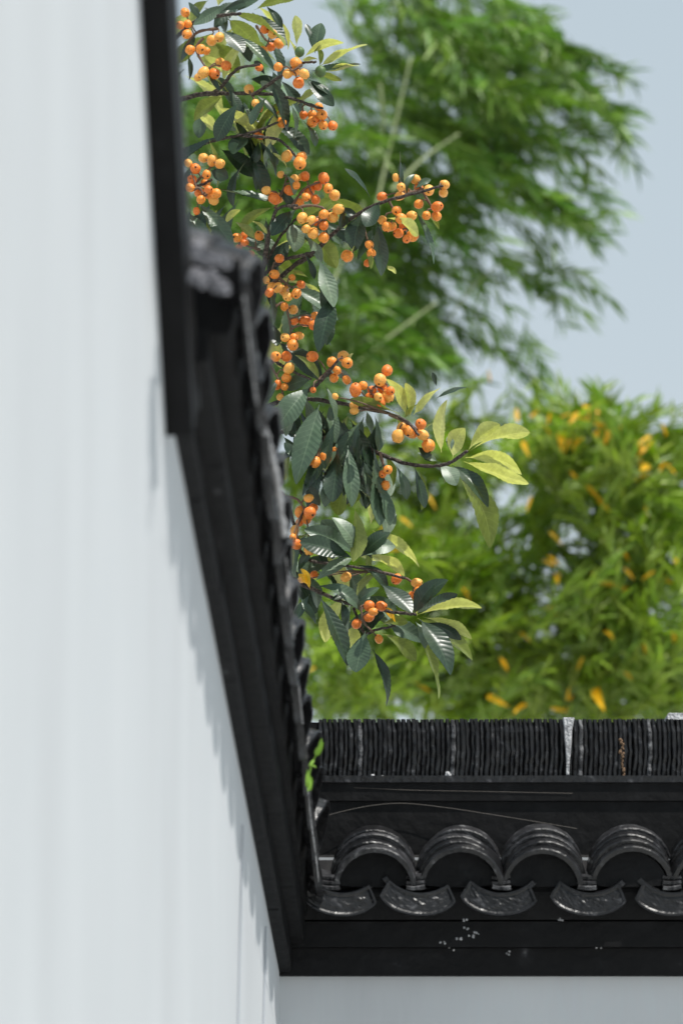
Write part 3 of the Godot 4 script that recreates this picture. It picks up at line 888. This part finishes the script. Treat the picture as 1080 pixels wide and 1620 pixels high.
func build_lower() -> void:
	branch([[360, 600], [425, 572], [446, 578], [472, 592], [492, 600]], 12.6, 12.5, 4, 2)
	leaves([[506, 602, 469, 560, 13, "o"], [496, 598, 450, 614, 22, "l"], [490, 612, 438, 678, 36, "d", -0.05, -0.05], [440, 600, 420, 640, 12, "d"]])
	cluster([[425, 574], [440, 600], [448, 625]], [[436, 564, 8.5], [453, 564, 8.8], [457, 583, 8.8], [453, 597, 8], [439, 609, 7], [443, 628, 6], [444, 642, 5], [450, 612, 6]])
	branch([[340, 680], [430, 640], [480, 622], [505, 605], [520, 588], [536, 568]], 12.65, 12.45, 5, 2.2)
	leaves([[505, 640, 467, 762, 42, "d", -0.04, -0.04], [515, 610, 530, 667, 11, "l", 0, -0.04], [530, 664, 514, 742, 17, "d", 0, -0.05], [520, 640, 530, 700, 20, "d"], [550, 575, 556, 560, 7, "b"], [500, 600, 560, 600, 12, "l", 0.05], [480, 625, 500, 700, 22, "d", 0.06, 0.05], [470, 628, 452, 690, 16, "d"]])
	cluster([[505, 600], [520, 585], [536, 568]], [[494, 564, 9.3], [525, 573, 8.5], [543, 564, 10], [549, 574, 9], [533, 586, 7], [528, 598, 7.6], [548, 601, 7], [495, 617, 5]])
	branch([[345, 690], [440, 650], [480, 632], [530, 637], [585, 648], [620, 656], [645, 668], [662, 688]], 12.7, 12.4, 5, 2)
	leaves([[580, 650, 588, 686, 13, "l"], [592, 655, 603, 712, 9, "d"], [568, 668, 566, 733, 13, "l", 0, -0.06], [545, 632, 630, 656, 19, "o", -0.04, -0.04], [535, 660, 560, 752, 38, "d"], [555, 665, 590, 740, 24, "d", 0.04], [575, 660, 545, 760, 26, "d", 0.03, 0.05], [600, 662, 575, 735, 18, "d", 0, 0.06]])
	leaves([[641, 656, 614, 599, 19, "b"], [648, 660, 645, 606, 15, "b"], [654, 656, 698, 614, 15, "b"], [690, 612, 683, 589, 7, "l"], [690, 630, 738, 613, 8, "l"], [655, 690, 690, 668, 8, "o"], [640, 662, 660, 640, 9, "o"], [625, 655, 640, 690, 12, "o", 0, 0.05]])
	cluster([[575, 640], [590, 615], [604, 600]], [[562, 617, 9.7], [574, 610, 7.6], [588, 618, 7.6], [584, 630, 7.6], [598, 628, 7], [612, 586, 9.3], [601, 601, 10], [606, 616, 9.2], [613, 627, 9.5], [602, 634, 8], [617, 620, 7]], -0.04)
	cluster([[615, 655], [640, 668], [655, 676], [664, 684]], [[629, 690, 10.5], [636, 676, 9], [647, 682, 9], [665, 671, 9], [668, 688, 9], [652, 685, 8.5], [677, 705, 10.7], [560, 650, 6.5], [530, 627, 5], [560, 641, 7]], -0.05)
	branch([[420, 690], [500, 680], [560, 700], [610, 722], [650, 735], [690, 737], [715, 730], [738, 714]], 12.7, 12.35, 4.5, 2.6)
	leaves([[698, 716, 701, 634, 21, "b"], [716, 724, 730, 677, 27, "b"], [738, 716, 791, 672, 19, "b"], [743, 713, 838, 686, 10, "b"], [736, 724, 828, 742, 25, "b", -0.06], [733, 730, 834, 767, 20, "b", -0.1], [712, 715, 708, 690, 12, "l"]])
	leaves([[694, 734, 722, 767, 23, "l", -0.05], [714, 736, 771, 804, 26, "l", -0.06, 0.02], [712, 738, 781, 862, 30, "o", 0.05], [692, 730, 660, 714, 12, "l"], [660, 706, 682, 730, 12, "l"], [625, 735, 644, 790, 13, "l"], [655, 738, 670, 804, 13, "d"], [662, 740, 672, 806, 10, "o", 0, 0.03], [700, 735, 705, 765, 8, "o"]])
	leaves([[550, 705, 556, 802, 27, "d"], [560, 800, 566, 890, 23, "o", -0.04, -0.06], [590, 702, 596, 832, 19, "d"], [520, 700, 480, 786, 22, "d"], [525, 745, 514, 802, 20, "d"], [575, 728, 582, 802, 16, "d"], [535, 700, 522, 792, 20, "d"], [540, 735, 600, 806, 13, "d"]])
	leaves([[570, 740, 620, 830, 7, "d"], [600, 760, 606, 800, 9, "l"], [545, 760, 530, 815, 22, "o", 0, 0.1], [580, 770, 590, 830, 18, "b", 0, 0.12], [510, 690, 496, 760, 26, "d", 0, 0.04], [560, 690, 530, 780, 30, "d", 0, 0.07], [610, 720, 625, 770, 14, "o", 0, 0.06], [585, 700, 575, 790, 26, "d", 0, 0.08]])
	fill(530, 680, 60, 35, 16, "ddddo")
	fill(470, 660, 30, 40, 6, "ddl")
	fill(560, 730, 50, 25, 9, "dddo")
	cluster([[515, 690], [512, 705]], [[513, 723, 11], [498, 731, 9], [530, 713, 6]])
	cluster([[600, 715], [606, 735], [608, 750]], [[605, 750, 6.5], [613, 743, 7.6], [609, 768, 8]])
	leaves([[448, 690, 470, 722, 11, "l"], [455, 682, 480, 700, 12, "l"], [445, 735, 470, 705, 11, "l"], [460, 720, 445, 760, 16, "o"], [470, 730, 450, 700, 14, "d"], [480, 760, 505, 800, 16, "d"]])
	# lowest boughs
	branch([[400, 800], [436, 776], [455, 796], [468, 840], [480, 880], [520, 892], [580, 900], [640, 915]], 12.6, 12.45, 3.5, 2)
	leaves([[566, 880, 480, 838, 25, "l", -0.04], [562, 880, 512, 822, 25, "l", -0.04, 0.03], [568, 882, 624, 860, 26, "l"], [570, 876, 606, 838, 14, "l"], [585, 880, 641, 908, 15, "b"], [497, 920, 556, 884, 20, "l", 0, -0.05], [560, 893, 616, 930, 13, "l"], [470, 905, 490, 870, 12, "l"]])
	leaves([[590, 886, 560, 850, 14, "d"], [520, 900, 500, 860, 12, "d"], [455, 860, 466, 900, 12, "o"], [540, 850, 530, 880, 10, "d"], [600, 905, 560, 940, 12, "o"]])
	fill(540, 860, 55, 25, 12, "llbo", 0.8)
	leaves([[560, 884, 474, 858, 28, "l", -0.05, -0.06], [566, 878, 530, 818, 26, "l", -0.05, -0.05], [572, 880, 616, 842, 26, "l", -0.05, -0.05], [655, 972, 690, 922, 26, "l", -0.05, -0.06]])
	fill(590, 960, 50, 25, 9, "llbd", 0.8)
	fill(470, 890, 20, 30, 4, "dl", 0.4)
	cluster([[450, 785], [470, 790], [482, 806]], [[488, 788, 7], [476, 810, 11], [490, 811, 10], [496, 803, 7], [485, 821, 9], [466, 839, 7.4], [468, 861, 9], [489, 869, 9], [474, 826, 7], [463, 850, 6]])
	cluster([[600, 905], [640, 914], [655, 925]], [[627, 916, 8.8], [659, 922, 8], [652, 943, 7.5], [547, 913, 7.6], [497, 909, 6.5], [477, 917, 6], [661, 935, 7]])
	branch([[410, 900], [490, 930], [530, 948], [575, 960], [620, 968], [658, 972]], 12.6, 12.4, 4, 2.4)
	leaves([[495, 928, 572, 958, 15, "l"], [490, 932, 479, 900, 11, "y"], [484, 925, 472, 908, 6, "y"], [602, 924, 651, 970, 28, "l", -0.03, -0.05], [652, 968, 709, 918, 28, "l", -0.04], [655, 972, 723, 942, 18, "l"], [658, 973, 760, 952, 13, "b"], [668, 976, 748, 1004, 13, "b"]])
	leaves([[660, 978, 750, 1038, 28, "o", 0.03, 0.03], [664, 980, 713, 1065, 36, "l", -0.05, -0.04], [657, 984, 674, 1023, 15, "l"], [670, 1005, 701, 1104, 17, "o"], [672, 985, 730, 1010, 18, "d", 0.03, 0.02], [660, 975, 640, 940, 10, "b"], [505, 942, 549, 1054, 27, "l", -0.03, -0.04], [490, 940, 468, 980, 13, "l"]])
	leaves([[475, 945, 500, 985, 14, "l"], [540, 950, 546, 990, 12, "d"], [555, 955, 548, 1000, 13, "l"], [560, 955, 600, 930, 14, "d"], [600, 990, 645, 985, 10, "o"], [520, 950, 560, 940, 12, "l"], [605, 960, 625, 985, 12, "y"], [615, 985, 640, 1010, 12, "d"]])
	branch([[560, 962], [575, 1000], [600, 995], [625, 990]], 12.5, 12.4, 2.5, 1.8)
	leaves([[578, 998, 563, 1064, 34, "l", -0.04], [590, 1028, 613, 1117, 17, "d"], [594, 998, 657, 1047, 12, "o"], [583, 1000, 560, 1030, 12, "d"]])
	cluster([[570, 960], [576, 985], [590, 1000]], [[584, 959, 9.2], [603, 959, 8], [583, 976, 8.7], [564, 987, 8], [599, 1011, 6.5], [590, 968, 7]])
	# small green unripe fruit among the upper spray
	var o := tree.get_children()
	for q in [[474, 82, 8], [507, 113, 9]]:
		var r: float = q[2] * 12.45 / F
		part(o[5], "green_loquat", fruit_m[0], M.fruit_green, Transform3D(Basis.from_scale(Vector3.ONE * r), P(q[0], q[1], 12.45)))

# ---------------------------------------------------------------- bamboo
var spray_m := []
var blade_m: ArrayMesh

func blade(st: SurfaceTool, at: Transform3D, bow: float) -> void:
	var n := 5
	var rows := []
	for i in n + 1:
		var t := float(i) / n
		var w := 0.5 * pow(sin(PI * clampf(pow(t, 0.62), 0.0, 1.0)), 0.9) if i < n else 0.0
		if i == 0:
			w = 0.05
		var y := -bow * t * t
		rows.append([at * Vector3(-w, y + 0.12 * w, t), at * Vector3(0, y, t), at * Vector3(w, y + 0.12 * w, t)])
	grid(st, rows)

func spray_mesh(seed_: int) -> ArrayMesh:
	var r := RandomNumberGenerator.new()
	r.seed = seed_
	var st := begin()
	var tip := Vector3(r.randf_range(-0.03, 0.03), -0.02, 0.16)
	tube(st, [Vector3.ZERO, tip * 0.5 + Vector3(0, 0.008, 0), tip], 0.0016, 0.001, 4)
	var n := r.randi_range(6, 9)
	for i in n:
		var t := 0.25 + 0.75 * i / (n - 1.0)
		var yaw := (1 if i % 2 else -1) * r.randf_range(0.15, 0.95) * (1.25 - 0.8 * t)
		var dip := r.randf_range(-0.25, 0.55)
		var b := Basis(Vector3.UP, yaw) * Basis(Vector3.RIGHT, dip) * Basis(Vector3.BACK, r.randf_range(-0.9, 0.9))
		var length := r.randf_range(0.085, 0.16)
		blade(st, Transform3D(b * Basis.from_scale(Vector3(length * r.randf_range(0.105, 0.14), length, length)), tip * t), r.randf_range(0.05, 0.3))
	return done(st)

# blobs: [x, y, rx, ry (pixels), depth, thickness (metres), sprays]; the sprays sit along short drooping twigs
func foliage(plant: Node3D, blobs: Array, dir: Vector3, spread: float, dense := 0.6, m: Material = null) -> void:
	var xf := []
	for v in spray_m.size():
		xf.append([])
	for b in blobs:
		var twigs := int(ceil(b[6] * dense / 6.0))
		for i in twigs:
			var d := Vector3.ZERO
			while true:
				d = Vector3(rng.randf_range(-1, 1), rng.randf_range(-1, 1), rng.randf_range(-1, 1))
				if d.length() < 1.0:
					break
			var mid := P(b[0] + d.x * b[2], b[1] + d.y * b[3], b[4] + d.z * b[5])
			var a := (dir + Vector3(rng.randf_range(-1, 1), rng.randf_range(-1, 1), rng.randf_range(-1, 1)) * spread).normalized()
			var long := rng.randf_range(0.14, 0.34)
			var n := 4 + int(long * 12.0)
			var tone := rng.randf_range(0.5, 1.15)
			for k in n:
				var t := float(k) / (n - 1.0) - 0.5
				var at := mid + a * long * t + Vector3(0, -0.25 * long * (t + 0.5) * (t + 0.5), 0)
				var c := (a + Vector3(rng.randf_range(-1, 1), rng.randf_range(-1, 0.7), rng.randf_range(-1, 1)) * 0.6).normalized()
				var x := c.cross(Vector3.UP + Vector3(rng.randf_range(-0.6, 0.6), 0, rng.randf_range(-0.6, 0.6))).normalized()
				var s := rng.randf_range(0.5, 0.95)
				var young := rng.randf()
				xf[rng.randi() % xf.size()].append([Transform3D(Basis(-x, c.cross(-x), c) * Basis.from_scale(Vector3.ONE * s), at - plant.position - c * 0.12 * s), Color(lerpf(0.6, 1.1, young), lerpf(0.75, 1.05, young), lerpf(0.8, 0.95, rng.randf())) * tone])
	for v in spray_m.size():
		var list: Array = xf[v]
		if list.is_empty():
			continue
		var mm := MultiMesh.new()
		mm.transform_format = MultiMesh.TRANSFORM_3D
		mm.use_colors = true
		mm.mesh = spray_m[v]
		mm.instance_count = list.size()
		for i in list.size():
			mm.set_instance_transform(i, list[i][0])
			mm.set_instance_color(i, list[i][1])
		var o := MultiMeshInstance3D.new()
		o.name = "foliage"
		o.multimesh = mm
		o.material_override = m if m else M.bamboo_leaf
		o.set_meta("kind", "stuff")
		plant.add_child(o, true)

func culm(plant: Node3D, called: String, pts: Array, r0: float, r1: float) -> void:
	var st := begin()
	tube(st, curve(pts, 6), r0, r1, 7, 0.06)
	part(plant, called, done(st), M.bamboo_stem)

func yellow(plant: Node3D, rows: Array, z: float) -> void:
	for q in rows:
		var a := P(q[0], q[1], z + rng.randf_range(-0.1, 0.1))
		var b := P(q[2], q[3], z + rng.randf_range(-0.1, 0.1))
		var d := (b - a)
		var length := d.length()
		d /= length
		var n := Vector3(rng.randf_range(-0.3, 0.3), rng.randf_range(-0.2, 0.5), 1.0)
		n = (n - d * n.dot(d)).normalized()
		part(plant, "yellow_leaf", blade_m, M.bamboo_yellow, Transform3D(Basis(n.cross(d).normalized() * length * 0.17, n * length, d * length), a))

func bamboo() -> void:
	for i in 6:
		spray_m.append(spray_mesh(500 + i))
	var st := begin()
	blade(st, Transform3D.IDENTITY, 0.15)
	blade_m = done(st)
	var g := func(x: float, z: float) -> Vector3:
		var p := P(x, 1500, z)
		return Vector3(p.x, 0, p.z)
	# the tall mass
	var t := thing("bamboo", "tallest bamboo, a dense green mass drooping to the right against the pale sky", "bamboo", g.call(600, 18.6), "bamboo behind the far wall")
	foliage(t, [[660, 60, 150, 120, 18.6, 0.5, 300], [640, 220, 150, 130, 18.6, 0.5, 330], [780, 70, 120, 90, 18.4, 0.4, 150], [760, 250, 110, 100, 18.5, 0.4, 170], [560, 330, 110, 120, 18.7, 0.4, 200], [660, -90, 220, 90, 18.6, 0.5, 200]], Vector3(0.7, -0.35, 0.2), 0.7, 0.5)
	foliage(t, [[720, 60, 150, 100, 18.2, 0.4, 150], [820, 120, 110, 100, 18.2, 0.35, 130], [880, 180, 85, 50, 18.2, 0.3, 55], [740, 280, 140, 90, 18.2, 0.35, 150], [830, 310, 70, 45, 18.2, 0.25, 40], [590, 330, 120, 120, 18.3, 0.3, 120], [880, 60, 45, 60, 18.3, 0.3, 25], [910, 330, 35, 35, 18.3, 0.2, 14], [940, 190, 45, 40, 18.3, 0.2, 22], [900, 250, 60, 50, 18.3, 0.2, 24], [930, 110, 35, 50, 18.3, 0.2, 12], [870, 20, 60, 40, 18.3, 0.2, 16]], Vector3(0.85, -0.4, 0.15), 0.5, 0.72)
	foliage(t, [[760, 230, 110, 90, 18.0, 0.25, 45], [700, 320, 110, 50, 18.0, 0.25, 30], [820, 110, 90, 90, 18.0, 0.25, 40], [620, 160, 100, 130, 18.0, 0.25, 25], [720, 30, 120, 40, 18.0, 0.2, 20]], Vector3(0.85, -0.35, 0.2), 0.5, 1.0)
	culm(t, "culm", [g.call(600, 18.6), P(610, 1300, 18.6), P(600, 700, 18.6), P(620, 300, 18.6), P(660, -60, 18.5)], 0.014, 0.006)
	culm(t, "culm", [g.call(720, 18.7), P(700, 1300, 18.7), P(640, 700, 18.7), P(680, 250, 18.7), P(780, 20, 18.6)], 0.014, 0.005)
	for q in [[[545, 590], [620, 530], [690, 478]], [[525, 450], [545, 400], [575, 320], [590, 280]], [[590, 350], [612, 250], [650, 90]], [[620, 300], [670, 250], [725, 212]], [[480, 250], [500, 330], [520, 390]], [[600, 130], [606, 190], [602, 240]]]:
		culm(t, "branch", [P(q[0][0], q[0][1], 17.7), P(q[1][0], q[1][1], 17.75), P(q[2][0], q[2][1], 17.8)], 0.0065, 0.003)
	# sparse sprays against the sky
	t = thing("bamboo", "thin bamboo with sparse sprays against the sky, below the tallest mass", "bamboo", g.call(690, 18.3), "bamboo behind the far wall")
	foliage(t, [[640, 430, 100, 60, 18.5, 0.3, 90], [600, 520, 110, 70, 18.5, 0.3, 130], [700, 545, 90, 40, 18.4, 0.3, 50]], Vector3(0.75, -0.45, 0.1), 0.5, 0.5)
	foliage(t, [[760, 390, 80, 35, 18.3, 0.2, 22], [860, 400, 60, 40, 18.4, 0.2, 14], [890, 450, 50, 30, 18.4, 0.2, 10], [820, 560, 50, 25, 18.4, 0.2, 8], [660, 520, 120, 50, 18.2, 0.3, 70], [770, 550, 60, 25, 18.3, 0.2, 8], [820, 490, 60, 30, 18.4, 0.2, 8], [580, 460, 80, 60, 18.2, 0.2, 50]], Vector3(0.85, -0.5, 0.1), 0.4, 0.72)
	foliage(t, [[670, 520, 90, 30, 17.9, 0.2, 22], [560, 500, 60, 60, 17.9, 0.2, 20]], Vector3(0.85, -0.3, 0.1), 0.45, 1.0)
	culm(t, "culm", [g.call(690, 18.3), P(680, 1300, 18.3), P(660, 800, 18.3), P(690, 560, 18.3), P(760, 440, 18.2), P(850, 395, 18.2)], 0.011, 0.002)
	# bright one behind the upper loquat boughs
	t = thing("bamboo", "bright green bamboo filling the gaps behind the upper loquat branches", "bamboo", g.call(380, 17.6), "bamboo behind the far wall")
	foliage(t, [[380, 120, 140, 130, 18.4, 0.5, 210], [400, 340, 150, 150, 18.4, 0.5, 300], [470, 560, 130, 130, 18.4, 0.5, 250], [330, 500, 120, 200, 18.4, 0.4, 150]], Vector3(0.6, -0.1, 0.4), 0.8, 0.4)
	foliage(t, [[370, 170, 110, 100, 17.8, 0.3, 110], [400, 330, 130, 120, 17.8, 0.3, 170], [470, 480, 100, 120, 17.8, 0.3, 130], [500, 620, 90, 80, 17.8, 0.3, 80]], Vector3(0.8, 0.0, 0.4), 0.6, 0.95)
	foliage(t, [[380, 220, 110, 120, 17.5, 0.2, 80], [400, 370, 120, 80, 17.5, 0.2, 80], [500, 480, 70, 120, 17.5, 0.2, 50], [500, 200, 60, 80, 17.6, 0.2, 20]], Vector3(0.85, 0.1, 0.4), 0.55, 1.3)
	culm(t, "culm", [g.call(380, 17.9), P(400, 1300, 17.9), P(390, 700, 17.9), P(400, 300, 17.9), P(370, 20, 17.9)], 0.012, 0.005)
	culm(t, "culm", [g.call(470, 18.1), P(470, 1300, 18.1), P(480, 800, 18.1), P(470, 420, 18.1), P(430, 150, 18.1)], 0.012, 0.005)
	# lower right, yellowing
	t = thing("bamboo", "bushy low bamboo at the right edge, dotted with yellow leaves", "bamboo", g.call(960, 17.2), "bamboo behind the far wall")
	foliage(t, [[860, 740, 130, 90, 17.6, 0.4, 260], [1000, 780, 130, 110, 17.6, 0.4, 260], [850, 900, 150, 120, 17.6, 0.4, 300], [1010, 980, 140, 150, 17.6, 0.4, 330], [860, 1070, 150, 100, 17.6, 0.4, 230], [1150, 850, 120, 200, 17.6, 0.4, 200], [1040, 1100, 120, 80, 17.6, 0.4, 110]], Vector3(0.3, 0.1, 0.3), 0.9, 0.52, M.bamboo_leaf_yellowing)
	foliage(t, [[900, 680, 120, 40, 17.3, 0.3, 70], [1010, 690, 100, 40, 17.3, 0.3, 70], [950, 790, 120, 80, 17.2, 0.3, 80], [1030, 850, 80, 120, 17.2, 0.3, 90], [940, 980, 140, 100, 17.2, 0.3, 140], [860, 1070, 140, 80, 17.2, 0.3, 100], [1160, 800, 100, 180, 17.3, 0.3, 70], [1040, 1090, 100, 70, 17.3, 0.3, 60]], Vector3(0.3, 0.5, 0.35), 0.65, 1.0, M.bamboo_leaf_yellowing)
	foliage(t, [[960, 670, 130, 25, 17.0, 0.25, 40], [960, 770, 110, 50, 17.0, 0.25, 45], [1040, 840, 60, 110, 17.0, 0.25, 45], [930, 930, 110, 70, 17.0, 0.25, 60], [920, 1050, 150, 80, 17.0, 0.25, 60], [1050, 1060, 70, 70, 17.0, 0.25, 22]], Vector3(0.3, 0.7, 0.3), 0.6, 1.0, M.bamboo_leaf_yellowing)
	culm(t, "culm", [g.call(930, 17.5), P(930, 1400, 17.5), P(910, 1000, 17.5), P(930, 690, 17.4)], 0.012, 0.004)
	culm(t, "culm", [g.call(1030, 17.5), P(1030, 1400, 17.5), P(1040, 1000, 17.5), P(1010, 690, 17.4)], 0.012, 0.004)
	yellow(t, [[775, 605, 772, 583, 1], [818, 668, 816, 640], [838, 660, 850, 650], [885, 660, 905, 652], [905, 662, 928, 655], [948, 645, 940, 670], [1012, 745, 1035, 730]], 16.9)
	yellow(t, [[985, 875, 1003, 900], [945, 918, 988, 932], [1012, 1000, 1022, 1028], [860, 962, 882, 972], [790, 1040, 806, 1066], [840, 785, 832, 810], [880, 895, 855, 885], [868, 840, 890, 862], [960, 745, 985, 770], [1030, 690, 1008, 700], [896, 1110, 900, 1085], [920, 640, 935, 655], [965, 668, 985, 676], [860, 672, 872, 690], [1000, 760, 1022, 750], [1050, 735, 1068, 745], [945, 790, 962, 806], [1020, 800, 1030, 826], [900, 745, 915, 760], [865, 880, 890, 893], [935, 905, 950, 925], [1040, 910, 1056, 920], [880, 965, 868, 955], [1000, 940, 975, 925], [985, 1060, 1000, 1075], [870, 1120, 900, 1126], [905, 1095, 892, 1125], [820, 1000, 838, 1012], [1062, 1000, 1070, 1025], [770, 1100, 800, 1115], [940, 1090, 950, 1115], [835, 1115, 812, 1122]], 16.9)
	var extra := []
	for i in 26:
		var q := Vector2(rng.randf_range(800, 1070), rng.randf_range(640, 705))
		if i > 15:
			q = Vector2(rng.randf_range(840, 1070), rng.randf_range(720, 1110))
		extra.append([q.x, q.y, q.x + rng.randf_range(-26, 26), q.y + rng.randf_range(6, 24)])
	yellow(t, extra, 16.9)
	# lower middle, bright
	t = thing("bamboo", "yellow green low bamboo between the lowest loquat branch and the black ridge", "bamboo", g.call(640, 17.4), "bamboo behind the far wall")
	foliage(t, [[560, 800, 130, 120, 18.0, 0.4, 220], [730, 830, 100, 110, 17.9, 0.4, 260], [560, 1000, 140, 130, 17.8, 0.4, 260], [720, 1040, 120, 110, 17.8, 0.4, 200], [500, 700, 100, 100, 18.0, 0.4, 160], [700, 700, 90, 80, 18.0, 0.4, 160]], Vector3(0.3, 0.2, 0.3), 0.9, 0.52, M.bamboo_leaf_yellowing)
	foliage(t, [[640, 900, 100, 110, 17.4, 0.3, 90], [560, 1040, 110, 90, 17.4, 0.3, 100], [740, 1000, 110, 100, 17.4, 0.3, 110], [520, 870, 70, 120, 17.5, 0.3, 60], [690, 1090, 160, 40, 17.4, 0.3, 70]], Vector3(0.3, 0.4, 0.35), 0.7, 1.0, M.bamboo_leaf_yellowing)
	foliage(t, [[650, 880, 80, 90, 17.1, 0.25, 60], [740, 960, 100, 80, 17.1, 0.25, 70], [560, 1060, 90, 50, 17.1, 0.25, 45], [640, 1000, 110, 90, 17.1, 0.25, 60], [700, 900, 60, 50, 17.1, 0.2, 25]], Vector3(0.35, 0.7, 0.3), 0.55, 1.0, M.bamboo_leaf_yellowing)
	culm(t, "culm", [g.call(640, 17.6), P(640, 1400, 17.6), P(620, 1100, 17.6), P(650, 860, 17.6)], 0.011, 0.004)
	culm(t, "culm", [g.call(740, 17.7), P(740, 1400, 17.7), P(750, 1000, 17.7), P(720, 700, 17.7)], 0.012, 0.004)
	yellow(t, [[620, 825, 600, 840], [632, 818, 652, 832], [676, 782, 690, 805], [610, 870, 640, 868], [700, 990, 690, 1010], [655, 1080, 680, 1092], [500, 1055, 485, 1062], [548, 1025, 560, 1040], [730, 930, 745, 948]], 17.0)

# ---------------------------------------------------------------- small things
func small_things() -> void:
	var zs := -on_side(488, 1250, 0.122).z
	var o := thing("fern_sprig", "small green sprig growing from the tile edge where the two eaves meet", "plant", P(488, 1250, zs))
	var st := begin()
	var line := [P(487, 1252, zs), P(490, 1222, zs + 0.02), P(497, 1200, zs + 0.03), P(507, 1180, zs + 0.03)]
	tube(st, curve(line, 5), 0.0016, 0.001, 5)
	part(o, "stem", done(st), M.sprig)
	for q in [[489, 1250, 487, 1216, 0.32], [490, 1228, 492, 1250, 0.3], [490, 1225, 484, 1208, 0.3], [499, 1196, 511, 1174, 0.4], [505, 1186, 509, 1168, 0.35], [497, 1202, 488, 1212, 0.3], [494, 1210, 500, 1214, 0.3]]:
		var a := P(q[0], q[1], zs + 0.01)
		var b := P(q[2], q[3], zs)
		var d := b - a
		var length := d.length()
		d /= length
		var n := Vector3(0.2, 0.4, 1)
		n = (n - d * n.dot(d)).normalized()
		part(o, "leaf", blade_m, M.sprig, Transform3D(Basis(n.cross(d) * length * q[4], n * length, d * length), a))
	st = begin()
	line = []
	for q in [[505, 1294], [540, 1284], [590, 1274], [640, 1271], [700, 1277], [780, 1289], [860, 1302], [912, 1311]]:
		line.append(P(q[0], q[1], D - 0.004 + (q[1] - 1270) * -0.0006))
	tube(st, curve(line, 5), 0.0007, 0.0006, 5)
	var wire := part(self, "loose_wire", done(st), M.wire)
	wire.set_meta("label", "long thin wire sagging across the dark band above the tile arches")
	wire.set_meta("category", "wire")
	st = begin()
	line = []
	for q in [[560, 1246], [650, 1250], [760, 1252], [905, 1255]]:
		line.append(P(q[0], q[1], D + 0.0035))
	tube(st, curve(line, 5), 0.0006, 0.0005, 5)
	var twig := part(self, "dry_twig", done(st), M.wire)
	twig.set_meta("label", "straight thin dry twig lying just under the upright ridge tiles")
	twig.set_meta("category", "twig")
	var names := ["thin grey line painted as a shadow down the white wall, farther from the corner and starting under the eaves", "thin grey line painted as a shadow down the white wall, the one close to the corner"]
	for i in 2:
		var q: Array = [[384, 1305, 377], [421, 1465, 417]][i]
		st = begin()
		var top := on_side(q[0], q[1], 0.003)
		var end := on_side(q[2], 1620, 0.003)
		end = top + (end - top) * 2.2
		tube(st, [top, top.lerp(end, 0.3), top.lerp(end, 0.6), end], 0.0022, 0.0022, 6)  # grey tube standing in for a long cast shadow on the plaster
		var c := part(self, numbered("wall_shadow_line"), done(st), M.painted_shadow)
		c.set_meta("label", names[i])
		c.set_meta("category", "painted_shadow")
		c.set_meta("group", "painted shadow lines on the white wall")

# ---------------------------------------------------------------- all
func _ready() -> void:
	rng.seed = 20
	var cam := Camera3D.new()
	cam.name = "camera"
	add_child(cam)
	var lens := CameraAttributesPhysical.new()
	lens.frustum_focal_length = 35.0 / (2.0 * 810.0 / F)
	lens.frustum_near = 0.05
	lens.frustum_far = 2000.0
	lens.frustum_focus_distance = 12.55
	lens.exposure_aperture = 2.7
	cam.attributes = lens
	cam.fov = rad_to_deg(2.0 * atan(810.0 / F))
	cam.near = 0.05
	cam.far = 2000.0
	cam.position = EYE
	cam.rotation.x = pitch
	cam.current = true
	var env := Environment.new()
	env.background_mode = Environment.BG_SKY
	var sky := ProceduralSkyMaterial.new()
	sky.sky_horizon_color = Color(0.56, 0.615, 0.65).linear_to_srgb()
	sky.sky_top_color = Color(0.34, 0.427, 0.495).linear_to_srgb()
	sky.sky_curve = 0.16
	sky.ground_horizon_color = Color(0.45, 0.45, 0.44).linear_to_srgb()
	sky.ground_bottom_color = Color(0.3, 0.3, 0.29).linear_to_srgb()
	sky.sun_angle_max = 12.0
	env.sky = Sky.new()
	env.sky.sky_material = sky
	env.tonemap_mode = Environment.TONE_MAPPER_LINEAR
	env.tonemap_exposure = 1.25
	env.sdfgi_enabled = true
	env.ssao_enabled = true
	env.ssil_enabled = true
	var we := WorldEnvironment.new()
	we.name = "world_environment"
	we.environment = env
	add_child(we)
	var sun := DirectionalLight3D.new()
	sun.name = "sun"
	sun.light_energy = 1.35
	sun.light_color = Color(1.0, 0.985, 0.96)
	sun.light_angular_distance = 0.5
	sun.shadow_enabled = true
	add_child(sun)
	sun.look_at_from_position(Vector3.ZERO, -Vector3(0.32, 0.92, 0.24))
	print("fov ", cam.fov)

	materials()
	foot = P(443, 1545, D)
	var st := begin(false)
	quad(st, Vector3(-900, 0, 900), Vector3(900, 0, 900), Vector3(900, 0, -1500), Vector3(-900, 0, -1500))
	part(self, "ground", done(st), M.paving).set_meta("kind", "structure")
	for i in 4:
		cover_m.append(arc_tile(0.0965 + 0.0012 * i, 0.0125, 1.5, 0.13, 0.3))
		drip_m.append(drip_mesh(i + 1))
	trough_m = arc_tile(0.105, 0.009, 0.22, 0.14, 0.3, false)
	plug_m = plug_mesh(0.0875, 1.48)
	for i in 7:
		ridge_m.append(ridge_tile_mesh(i))
	side_wall()
	cross_wall()
	bamboo()
	loquat()
	small_things()
